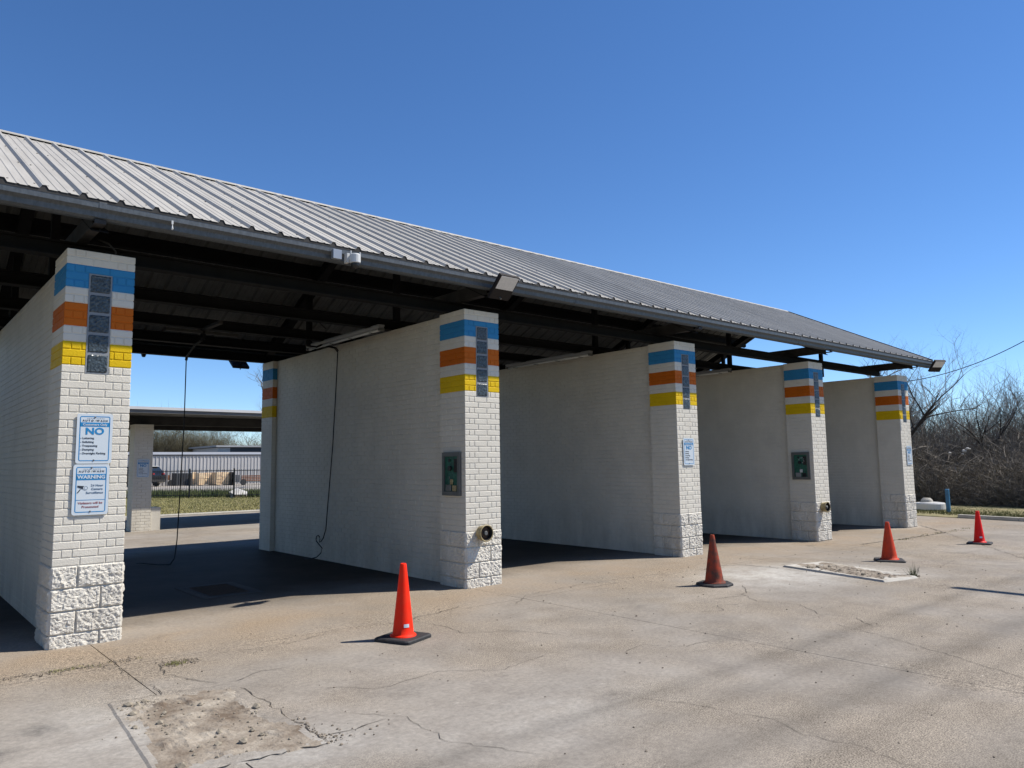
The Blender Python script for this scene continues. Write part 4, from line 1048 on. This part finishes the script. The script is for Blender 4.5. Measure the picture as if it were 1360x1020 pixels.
# ------------------------------------------------------------------ light pole out of frame whose arm shades the concrete
s = empty('light_pole', (12.52, -8.6, -.08)); tag(s, 'tall lot light pole with a long arm standing outside the frame on the right', 'light pole')
q = MB(); q.tube([(0, 0, 0), (0, 0, 6.3)], [.11, .07], 12); q.obj('pole', M['steel_b'], s, smooth=True)
q = MB(); q.cbox(-.055, .0, 5.95, .055, 2.25, 6.06, .01); q.obj('arm', M['steel_b'], s)
# power line poles out of frame and their wire
wire_pts = [(27, y, 4.25+.0588*(y-4.13)**2) for y in (4.2, 3.4, 2.6, 1.8, 1, 0, -1, -2, -3, -4, -5, -6)]
def smooth_pts(pts, n=8):
    P = [Vector(p) for p in pts]; out = []
    for i in range(len(P)-1):
        p0, p1, p2, p3 = P[max(0, i-1)], P[i], P[i+1], P[min(len(P)-1, i+2)]
        for k in range(n):
            t = k/n; out.append(tuple(.5*((2*p1)+(-p0+p2)*t+(2*p0-5*p1+4*p2-p3)*t*t+(-p0+3*p1-3*p2+p3)*t**3)))
    out.append(tuple(P[-1])); return out
q = MB(); q.tube(smooth_pts(wire_pts), .014, 5); tag(q.obj('power_line', M['wire']), 'thin black overhead cable rising to the right above the bare trees', 'cable')
for y, zt_ in ((4.25, 4.3), (-6.05, 10.4)):
    q = MB(); q.tube([(0, 0, 0), (0, 0, zt_)], [.11, .08], 10)
    tag(q.obj('utility_pole', M['bark'], None, (27, y, -.05), smooth=True), 'wooden utility pole at the '+('rear' if y > 0 else 'front')+' end of the overhead cable', 'utility pole')

# ------------------------------------------------------------------ rear canopy
cn = empty('flat_canopy', (3.9, 12.5, 0)); tag(cn, 'low flat grey metal canopy on white brick columns behind the wash', 'canopy')
def crel(x, y, z): return (x-3.9, y-12.5, z)
x0, x1, y0, y1 = -6.0, 22.0, 11.55, 16.3
q = MB(); q.box(*crel(x0, y0+.03, 2.82), *crel(x1, y0+.045, 2.898)); q.obj('deck_pan', M['canopy_under'], cn)
q = MB(); q.box(*crel(x0, y0, 2.90), *crel(x1, y0+.02, 2.965)); q.box(*crel(x0, y1-.02, 2.80), *crel(x1, y1, 2.955)); q.obj('fascia', M['canopy'], cn)
q = MB(); q.box(*crel(x0, y0+.021, 2.90), *crel(x1, y1-.021, 2.93)); q.obj('deck', M['canopy'], cn)
for k in range(12):
    ya = y0+.05+k*.39
    q = MB(); q.extrude([(ya-12.5, 2.895), (ya-12.5, 2.82), (ya+.12-12.5, 2.82), (ya+.16-12.5, 2.88), (ya+.34-12.5, 2.88), (ya+.36-12.5, 2.895)], x0-3.9+.02, x1-3.9-.02); q.obj('deck_pan', M['canopy_under'], cn)
q = MB(); q.box(*crel(x0+.1, 12.75, 2.60), *crel(x1-.1, 12.95, 2.815)); q.obj('beam', M['steel_b'], cn)
q = MB(); q.box(*crel(x0+.1, 15.2, 2.60), *crel(x1-.1, 15.4, 2.815)); q.obj('beam', M['steel_b'], cn)
def ccol(cx):
    h = 2.60; wdt = .44
    q = MB(); q.box(-wdt/2+I, -.22+I, -.1, wdt/2-I, .22-I, h); p = q.obj('column', M['white'], cn, (cx-3.9, 12.72-12.5, 0))
    st = MB(); n = int(h/ROW)
    for i in range(n+1):
        z0 = h-(i+1)*ROW; z1 = z0+ROW
        xs = [-.22, -.02, .18, .22] if i % 2 else [-.22, -.12, .08, .22]
        for a, b_ in zip(xs, xs[1:]):
            st.cbox(a+G, -.22, z0+GH, b_-G, -.14, z1-GH, .003); st.cbox(-.22, a+G+.03 if a < -.2 else a+G, z0+GH, -.14, b_-G, z1-GH, .003)
            st.cbox(.14, a+G+.03 if a < -.2 else a+G, z0+GH, .22, b_-G, z1-GH, .003)
    tag(st.obj('brick', M['white'], p), kind='stuff')
    return p
for cx in (3.93, 8.7, 13.4, 18.1, -.9): ccol(cx)
q = MB(); q.box(-.11, -.2, 0, .11, .2, .56); st = tag(q.obj('stub_pier', M['white'], None, (4.265, 12.72, 0)), 'short white brick pier beside the canopy column', 'pier')
s = wash_sign((3.93, 12.50-.0, 1.52), 'no', 'white and blue rule sign on the canopy column behind the first bay', GRP)
s.scale = (1.0, 1, 1.0)

# ------------------------------------------------------------------ iron fence
fn = empty('iron_fence', FW(0, 0, 0), math.atan2(E_.y, E_.x)); tag(fn, 'black iron picket fence along the back of the lawn', 'fence')
pm = MB(); 
for k in range(20): pm.box(.06+k*.118, -.008, .06, .078+k*.118, .008, 1.44)
PK = pm.mesh('picket_row', M['black'])
pm = MB(); pm.box(0, -.03, -.05, .055, .03, 1.50); PO = pm.mesh('post', M['black'])
for k in range(-7, 6):
    s_ = .02+2.45*k
    link('post', PO, fn, (s_, 0, 0)); tag(link('picket', PK, fn, (s_, 0, 0)), kind='stuff')
    for z in (.12, 1.36):
        q = MB(); q.box(s_+.056, -.016, z, s_+2.449, .016, z+.035); q.obj('rail', M['black'], fn)

# ------------------------------------------------------------------ yard, warehouse
SQ = -math.atan2(E_.y, E_.x)
def yardroot(name, s, n, label, cat, group=None, rz=0):
    o = empty(name, FW(s, n, .01), math.atan2(E_.y, E_.x)+rz); tag(o, label, cat, group); return o
# positions along E_ at depth n beyond the fence
WN = 30.5
wh = yardroot('metal_warehouse', 2, WN, 'long low grey ribbed metal warehouse beyond the fence', 'warehouse')
pr = []
x = -30
while x < 30:
    pr += [(x, 0), (x+.20, 0), (x+.23, -.05), (x+.29, -.05)]; x += .32
q = MB(); wh.location = (14, 64.6, .01); wh.rotation_euler = (0, 0, 0); vs = [(a, b_, 0) for a, b_ in pr]+[(a, b_, 2.68) for a, b_ in pr]; n = len(pr)
q.add(vs, [(k, k+1, n+k+1, n+k) for k in range(n-1)]); q.obj('wall', M['siding'], wh)
q = MB(); q.box(-30, -.09, 2.681, 30, .04, 2.78); q.obj('eave_trim', M['dark_box'], wh)
q = MB(); q.add([(-30, -.12, 2.79), (30, -.12, 2.79), (30, 16, 3.35), (-30, 16, 3.35), (-30, -.12, 2.785), (30, -.12, 2.785), (30, 16, 3.32), (-30, 16, 3.32)], [(0,1,2,3),(0,4,5,1),(1,5,6,2),(3,2,6,7),(0,3,7,4)]); q.obj('roof', M['siding_roof'], wh)
q = MB(); q.box(-30, .01, 0, -29.99, 16, 2.7); q.box(29.99, .01, 0, 30, 16, 2.7); q.box(-30, 15.9, 0, 30, 16, 3.3); q.obj('end_wall', M['siding'], wh)
w2 = yardroot('rear_shed', -22.9, WN+17.5, 'taller grey shed with pale flat roof behind the warehouse', 'shed')
w2.location = (32.6, 82, .01); w2.rotation_euler = (0, 0, 0)
q = MB(); q.box(-2.6, 0, 0, 14, 9, 3.9); q.obj('wall', M['siding'], w2)
q = MB(); q.box(-1.2, -.04, 3.3, 14, -.002, 3.9); q.obj('shade_strip', M['dark_box'], w2)  # dark strip painting the shade under the roof overhang
q = MB(); q.box(-3.0, -.5, 3.96, 14.4, 9.4, 4.15); q.obj('roof', M['siding_roof'], w2)
# stacked lumber (two crate-like stacks with boards)
def lumber(s, n, wd, h, label):
    o = yardroot('lumber_stack', s, n, label, 'lumber stack', 'stacks of fresh lumber by the warehouse', rz=SQ)
    nb = int(h/.1)
    q = MB()
    for i in range(nb):
        z = .06+i*(h-.06)/nb; off = random.uniform(-.04, .04)
        for k in range(3): q.box(-wd/2+k*wd/3+.02+off, -.6+random.uniform(-.02, .02), z+.012, -wd/2+(k+1)*wd/3-.02+off, .6, z+(h-.06)/nb-.008)
    tag(q.obj('board', M['wood'], o), kind='stuff')
    for x in (-wd*.3, wd*.3):
        q = MB(); q.box(x-.06, -.55, -.02, x+.06, .55, .06); q.obj('bearer', M['wood_rust'], o)
    return o
def s_at(px, n): # place along the yard line: measured offsets
    return px
# lateral position on the fence line for a ray: computed offline (metres along E_)
lumber(-14.45, 26.5, 1.62, 1.12, 'fresh tan lumber stack, left of the two by the warehouse')
lumber(-12.95, 26.5, 1.30, 1.15, 'fresh tan lumber stack, right of the two by the warehouse')
o = yardroot('upright_plank', -15.6, 26.5, 'pale orange upright plank left of the lumber stacks', 'plank', rz=SQ); q = MB(); q.box(-.14, -.05, 0, .14, .05, 1.18); q.obj('board', M['wood'], o)
o = yardroot('dark_crate', -16.7, 26.6, 'dark grey box crate between the car and the lumber', 'crate', rz=SQ)
q = MB(); q.cbox(-.78, -.6, 0, .78, .6, 1.12, .03); q.obj('shell', M['dark_box'], o)
q = MB()
for k in range(8): q.box(-.74+k*.2, -.625, .05, -.70+k*.2, -.601, 1.08)
q.obj('batten', M['steel_b'], o)
o = yardroot('dark_drum_rack', -12.0, 26.5, 'narrow black rack right of the lumber stacks', 'rack', rz=SQ)
q = MB()
for a in ((-.16, -.4, 0, -.1, .4, 1.15), (.1, -.4, 0, .16, .4, 1.15), (-.1, -.4, .2, .1, .4, .26), (-.1, -.4, .6, .1, .4, .66), (-.1, -.4, 1.05, .1, .4, 1.11), (-.095, .3, .26, .095, .38, 1.04)): q.box(*a)
q.obj('rack_frame', M['black'], o)
o = yardroot('old_cart', -10.3, 26.8, 'rust brown slatted cart by the warehouse wall', 'cart', rz=SQ)
q = MB()
for k in range(4): q.box(-1.1, -.5+.0, .35+k*.13, 1.1, -.47, .45+k*.13)
q.obj('side_board', M['wood_rust'], o)
q = MB(); q.box(-1.2, -.46, .25, 1.2, .6, .33); q.box(-1.2, -.46, .331, -1.14, .6, .9); q.box(1.14, -.46, .331, 1.2, .6, .9); q.obj('bed', M['kerb'], o)
for x in (-.9, .9):
    q = MB(); q.lathe([(.0001, -.6), (.24, -.6), (.26, -.55), (.26, -.48), (.0001, -.47)], 16, (x, 0, .26), 'Y'); q.obj('wheel', M['rubber'], o)
o = yardroot('old_cart', -17.9-.9, 26.8, 'low rusty scrap cart beside the parked black car', 'cart', rz=SQ)
q = MB(); q.box(-.9, -.4, .4, .9, .5, .5); q.box(-.9, -.42, .501, .9, -.38, .95); q.box(-.9, .46, .501, .9, .5, .95); q.obj('bed', M['wood_rust'], o)
for x in (-.6, .6):
    q = MB(); q.lathe([(.0001, -.5), (.24, -.5), (.26, -.45), (.26, -.38), (.0001, -.37)], 16, (x, 0, .26), 'Y'); q.obj('wheel', M['rubber'], o)
# parked SUV
def suv(s, n, rz):
    o = yardroot('parked_suv', s, n, 'black sport utility car with roof glare parked beyond the fence', 'car', rz=rz)
    q = MB()
    prof = [(-2.3, .35), (-2.35, .75), (-2.25, 1.05), (-1.2, 1.15), (-.55, 1.70), (1.7, 1.72), (2.15, 1.15), (2.28, .95), (2.3, .4), (2.0, .28), (-2.0, .28)]
    yy = [(-.92, 1), (-.80, 1.0), (.80, 1.0), (.92, 1)]
    vs = []; n_ = len(prof)
    for k, (y, sc_) in enumerate(((-.93, 0), (-.88, 1), (.88, 1), (.93, 0))):
        for x, z in prof:
            if z > 1.16: yv = y*.82
            else: yv = y
            vs.append((x*(.985 if not sc_ else 1), yv, z-(0.03 if not sc_ and z > .5 else 0)))
    fs = []
    for a in range(3):
        for k in range(n_): fs.append((a*n_+k, a*n_+(k+1) % n_, (a+1)*n_+(k+1) % n_, (a+1)*n_+k))
    fs += [tuple(range(n_)), tuple(range(3*n_, 4*n_))[::-1]]
    q.add(vs, fs); q.obj('body', M['car'], o)
    for sd in (-1, 1):
        for a, b_ in (((-1.05, 1.2), (-.1, 1.62)), ((.0, 1.2), (.85, 1.62)), ((.95, 1.2), (1.75, 1.6))):
            q = MB(); q.box(a[0]+.15*(a[0] < -1), sd*.80-.012, a[1], b_[0], sd*.80+.012, b_[1]); q.obj('window', M['glass_dark'], o)
        for x in (-1.45, 1.40):
            q = MB(); q.lathe([(.0001, -.11), (.30, -.11), (.36, -.07), (.36, .07), (.30, .11), (.0001, .11)], 20, (x, sd*.86, .36), 'Y'); wq = q.obj('wheel', M['rubber'], o)
            q = MB(); q.lathe([(.0001, 0), (.23, 0), (.24, sd*.01)], 16, (x, sd*.975, .36), 'Y'); q.obj('rim', M['chrome'], wq)
        q = MB(); q.box(2.20, sd*.62-.1, 1.02, 2.32, sd*.62+.1, 1.16); q.obj('tail_light', M['tail'], o)
    q = MB(); q.add([(1.78, -.62, 1.66), (1.78, .62, 1.66), (2.17, .68, 1.20), (2.17, -.68, 1.20), (1.74, -.62, 1.64), (1.74, .62, 1.64), (2.11, .68, 1.18), (2.11, -.68, 1.18)], [(0,1,2,3),(4,7,6,5),(0,4,5,1),(2,6,7,3),(0,3,7,4),(1,5,6,2)]); q.obj('rear_window', M['glass_dark'], o)
    q = MB(); q.box(-.4, -.55, 1.722, 1.9, .55, 1.76); q.obj('roof_glare', M['plastic_white'], o)  # white slab standing in for the glare on the car roof
    q = MB(); q.box(2.24, -.85, .42, 2.36, .85, .60); q.obj('bumper', M['steel_b'], o)
    return o
suv(-19.5, 24.0, R(-6))
# pale rock and rag by fence
q = MB(); ico(q, (0, 0, .12), .5, 4); tag(q.obj('pale_rock', M['bag'], None, FW(2.45, .6, 0)), 'pale rock lying in the weeds just beyond the fence', 'rock')
# weeds strip beyond fence, and grasses
def patch_blades(name, n, fn_pos, h, mt, label, wd):
    q = MB()
    for k in range(n):
        p = fn_pos(); hh = h*random.uniform(.35, 1.0); a = random.uniform(0, math.pi); dx, dy = math.cos(a)*wd, math.sin(a)*wd
        lx, ly = random.gauss(0, .35)*hh, random.gauss(0, .35)*hh
        q.v += [(p.x-dx, p.y-dy, p.z), (p.x+dx, p.y+dy, p.z), (p.x+lx, p.y+ly, p.z+hh)]
        i = len(q.v); q.f.append((i-3, i-2, i-1)); q.m.append(0)
    me = bpy.data.meshes.new(name); me.from_pydata(q.v, [], q.f); me.materials.append(mt); me.update()
    tag(link(name, me), label, 'grass', kind='stuff')
def lawnpos():
    while True:
        y = random.uniform(18.65, 36); x = random.uniform(3, 17)
        p = Vector((x, y, -.01)); n = (p-FO).dot(Nn)
        if n < -.1: return p
patch_blades('lawn_grass', 52000, lawnpos, .075, M['grass'], 'mown yellow green lawn between the rear kerb and the iron fence', .011)
patch_blades('tall_weeds', 16000, lambda: FW(random.uniform(-13, 7), random.uniform(.15, 5.5), 0), .42, M['weeds'], 'tall green weeds beyond the iron fence', .02)
def vergepos():
    y = random.uniform(-7, 10); return Vector((xend(y)+.22+random.uniform(0, 1)**.9*4.6, y, -.04))
patch_blades('verge_grass', 46000, vergepos, 0.09, M['verge_grass'], 'thin yellowish grass on the verge before the thicket', .009)

# ------------------------------------------------------------------ bare trees
def grow(seed, H, levels, spread=.5, trunk_r=.11, lean=(0, 0), droop=0.0, split=3):
    rs = random.Random(seed); wood = MB(); twig = MB()
    def seg(q, pts, rad, n): q.tube(pts, rad, n, cap=False)
    def branch(p, d, L, r, lv):
        k = 4 if lv < 2 else 3; pts = [p]; rr = [r]; c = p.copy(); dd = d.copy()
        for i in range(k):
            dd = (dd + Vector((rs.gauss(0, .16), rs.gauss(0, .16), rs.gauss(.05, .10)))).normalized()
            c = c+dd*(L/k); pts.append(c.copy()); rr.append(r*(1-.5*(i+1)/k) if lv < levels else r*(1-.8*(i+1)/k))
        tgt = wood if lv <= 2 else twig
        seg(tgt, pts, rr, 6 if lv == 0 else (4 if lv < 3 else 3))
        if lv >= levels: return
        nb = split + (1 if rs.random() < .5 else 0) + (1 if lv >= 2 else 0)
        for j in range(nb):
            t = rs.uniform(.30, 1.0) if j < nb-1 else 1.0
            i = min(k-1, int(t*k)); pp = pts[i].lerp(pts[i+1], t*k-i)
            a = rs.uniform(0, 6.283); ax = Vector((math.cos(a), math.sin(a), rs.uniform(-.1, .5)))
            nd = (dd*(1-spread*.6)+ax*spread*rs.uniform(.6, 1.2)+Vector((0, 0, .12-droop))).normalized()
            branch(pp, nd, L*rs.uniform(.55, .82), rr[i]*rs.uniform(.5, .7), lv+1)
    branch(Vector((0, 0, -.1)), Vector((lean[0], lean[1], 1)).normalized(), H*.36, trunk_r, 0)
    return wood, twig
TV = []
for sd, H, lv, sp, tr, sp2 in ((11, 5.2, 5, .62, .11, 3), (23, 5.0, 5, .70, .09, 3), (37, 4.6, 5, .55, .08, 3), (51, 5.6, 5, .8, .12, 3)):
    wd_, tw_ = grow(sd, H, lv, sp, tr, (random.uniform(-.2, .2), random.uniform(-.2, .2)), 0, sp2)
    TV.append((wd_, tw_))
def tmesh(k, mw, mtw):
    a = bpy.data.meshes.new('trunk'); a.from_pydata(TV[k][0].v, [], TV[k][0].f); a.materials.append(mw); a.update()
    b2 = bpy.data.meshes.new('crown'); b2.from_pydata(TV[k][1].v, [], TV[k][1].f); b2.materials.append(mtw); b2.update()
    return a, b2
TM = [tmesh(k, M['bark_dark'], M['bark']) for k in range(4)]
TO = [tmesh(k, M['bark_dark'], M['olive']) for k in range(4)]
def tree(x, y, z, k, sc_, rz, label, group, src=None):
    t = empty('bare_tree', (x, y, z), rz); tag(t, label, 'tree', group); src = src or TM
    t.scale = (sc_, sc_, sc_)
    link('trunk', src[k][0], t); link('crown', src[k][1], t)
    return t
G1 = 'leafless trees of the thicket right of the building'
spots = [(26.4, 4.1, 3, 1.55, 'tall leafless tree rising just right of the farthest pillar, tallest of the thicket'),
 (28.5, 2.2, 0, 1.05, None), (27.6, 3.5, 1, 1.25, None), (27.2, 0.4, 1, .80, None), (29.3, -.8, 2, .95, None), (27.6, -2.2, 0, .78, None), (30.2, -3.4, 3, .85, None),
 (28.0, -4.8, 1, .82, None), (31.0, 1.0, 0, 1.0, None), (32.5, -1.8, 1, 1.0, None), (33.0, 3.4, 2, 1.1, None), (30.5, 6.6, 3, .98, None), (34, 7.8, 0, 1.1, None),
 (29.0, 8.6, 1, .95, None), (36, .2, 3, 1.05, None), (37.5, 4.8, 1, 1.2, None), (38, -3, 2, 1.1, None), (33, 11.5, 2, 1.15, None), (40, 9, 0, 1.3, None)]
for i, (x, y, k, sc_, lb) in enumerate(spots):
    tree(x, y, -.02, k, sc_, i*1.7, lb or 'grey brown leafless tree standing among the thicket right of the building', G1)
# a near dead tree whose branches enter at the right edge
tree(20.9, -2.9-1.9, -.05, 2, .78, 2.2, 'pale leafless branches entering the photo at its right edge', G1)
# brush chunks: dense saplings, vines and fallen stems
def brush_mesh(seed, n, L=4.0, Dp=2.4, Hh=3.2, wk=1.0):
    rs = random.Random(seed); V, F = [], []
    for k in range(n):
        x, y = rs.uniform(-Dp/2, Dp/2), rs.uniform(-L/2, L/2); hz = Hh*rs.betavariate(1.3, 1.8)
        z = rs.uniform(0, 1)**1.3*hz
        d = Vector((rs.gauss(0, .6), rs.gauss(0, .6), rs.gauss(.75, .5))).normalized(); ln2 = rs.uniform(.3, 1.1); p = Vector((x, y, z))
        c = d.cross(Vector((rs.gauss(0, 1), rs.gauss(0, 1), rs.gauss(0, 1)))).normalized(); wd = rs.uniform(.0025, .007)*(2.4 if wk < 1.5 and rs.random() < .07 else 1)*wk
        p2 = p+d*ln2*.5+Vector((rs.gauss(0, .06), rs.gauss(0, .06), rs.gauss(0, .06))); p3 = p2+(d+Vector((0, 0, -.25))).normalized()*ln2*.5
        b0 = len(V); V += [tuple(p-c*wd), tuple(p+c*wd), tuple(p2-c*wd*.8), tuple(p2+c*wd*.8), tuple(p3)]
        F += [(b0, b0+1, b0+3, b0+2), (b0+2, b0+3, b0+4)]
    for k in range(30):
        x, y = rs.uniform(-Dp/2, Dp/2), rs.uniform(-L/2, L/2); q = MB(); h = rs.uniform(1.2, Hh)
        q.tube([(x, y, -.1), (x+rs.gauss(0, .15), y+rs.gauss(0, .2), h*.5), (x+rs.gauss(0, .35), y+rs.gauss(0, .5), h)], [rs.uniform(.012, .03), .012, .004], 4, cap=False)
        b0 = len(V); V += q.v; F += [tuple(i+b0 for i in f) for f in q.f]
    me = bpy.data.meshes.new('thicket'); me.from_pydata(V, [], F); me.materials.append(M['brush']); me.update(); return me
BR = [brush_mesh(100+k, 15000) for k in range(3)]
k = 0
for row, xr_ in enumerate((26.2, 28.3, 30.6, 33.5)):
    y = -9.0
    while y < 15:
        o = link('thicket', BR[k % 3], None, (xr_+.10*y*.6+random.uniform(-.3, .3), y, -.03), (0, 0, random.choice((0, math.pi))+random.uniform(-.15, .15)))
        o.scale = (1, 1, (.74, 1.02, 1.25, 1.42)[row]*random.uniform(.88, 1.12))
        tag(o, 'dense tangle of dry brown brush behind the verge', 'thicket', 'tangled brush behind the verge', 'stuff'); k += 1; y += 3.3
lt = MB(); lt.add([(24.7, -12, .006), (60, -12, .006), (60, 24, .006), (26.6, 24, .006)], [(0, 1, 2, 3)]); tag(lt.obj('thicket_floor', M['litter']), kind='structure')
# pale scraps caught in the thicket
s = MB(); ico(s, (0, 0, 0), .07, 3); ico(s, (.02, -.10, .08), .06, 8); ico(s, (.0, .05, -.09), .05, 9); ico(s, (.0, .42, -.05), .05, 12); ico(s, (.0, -.17, .06), .035, 15)
tag(s.obj('pale_scrap', M['bag'], None, (25.5, 1.55, 1.72)), 'small white rag caught in the thicket above the blue post', 'rag')
# trees beyond the warehouse
G2 = 'budding trees beyond the warehouse'
def yt(s_, n, k, sc_, rz):
    p = FW(s_, n, 0); tree(p.x, p.y, 0, k, sc_, rz, 'olive brown bushy tree rising behind the warehouse roof', G2, TO)
for i in range(26):
    s_ = -46+i*1.25+random.uniform(-.6, .6)
    yt(s_, WN+20+random.uniform(0, 9), i % 4, random.uniform(1.35, 1.75)*(1.15 if s_ < -27 else .9), i*1.3)
p = FW(10.5, 12, 0)
OB = []
for kk in range(2):
    me_ = brush_mesh(300+kk, 30000, L=7.0, Dp=3.5, Hh=4.8, wk=1.7); me_.materials.clear(); me_.materials.append(M['olive']); OB.append(me_)
for kk in range(13):
    p = FW(-47+kk*3.4, WN+22+random.uniform(0, 5), 0); o = link('far_wood', OB[kk % 2], None, p, (0, 0, math.atan2(E_.y, E_.x)+math.pi/2))
    o.scale = (1.6, 1, (1.75 if kk < 6 else 1.15)*random.uniform(.85, 1.15)); tag(o, 'olive brown mass of budding scrub behind the warehouse', 'scrub', 'scrub behind the warehouse', 'stuff')
p = FW(-4.3, 18, 0)
tree(p.x, p.y, 0, 3, 2.75, .6, 'tall leafless tree seen above the canopy beside the rear pillar', None)
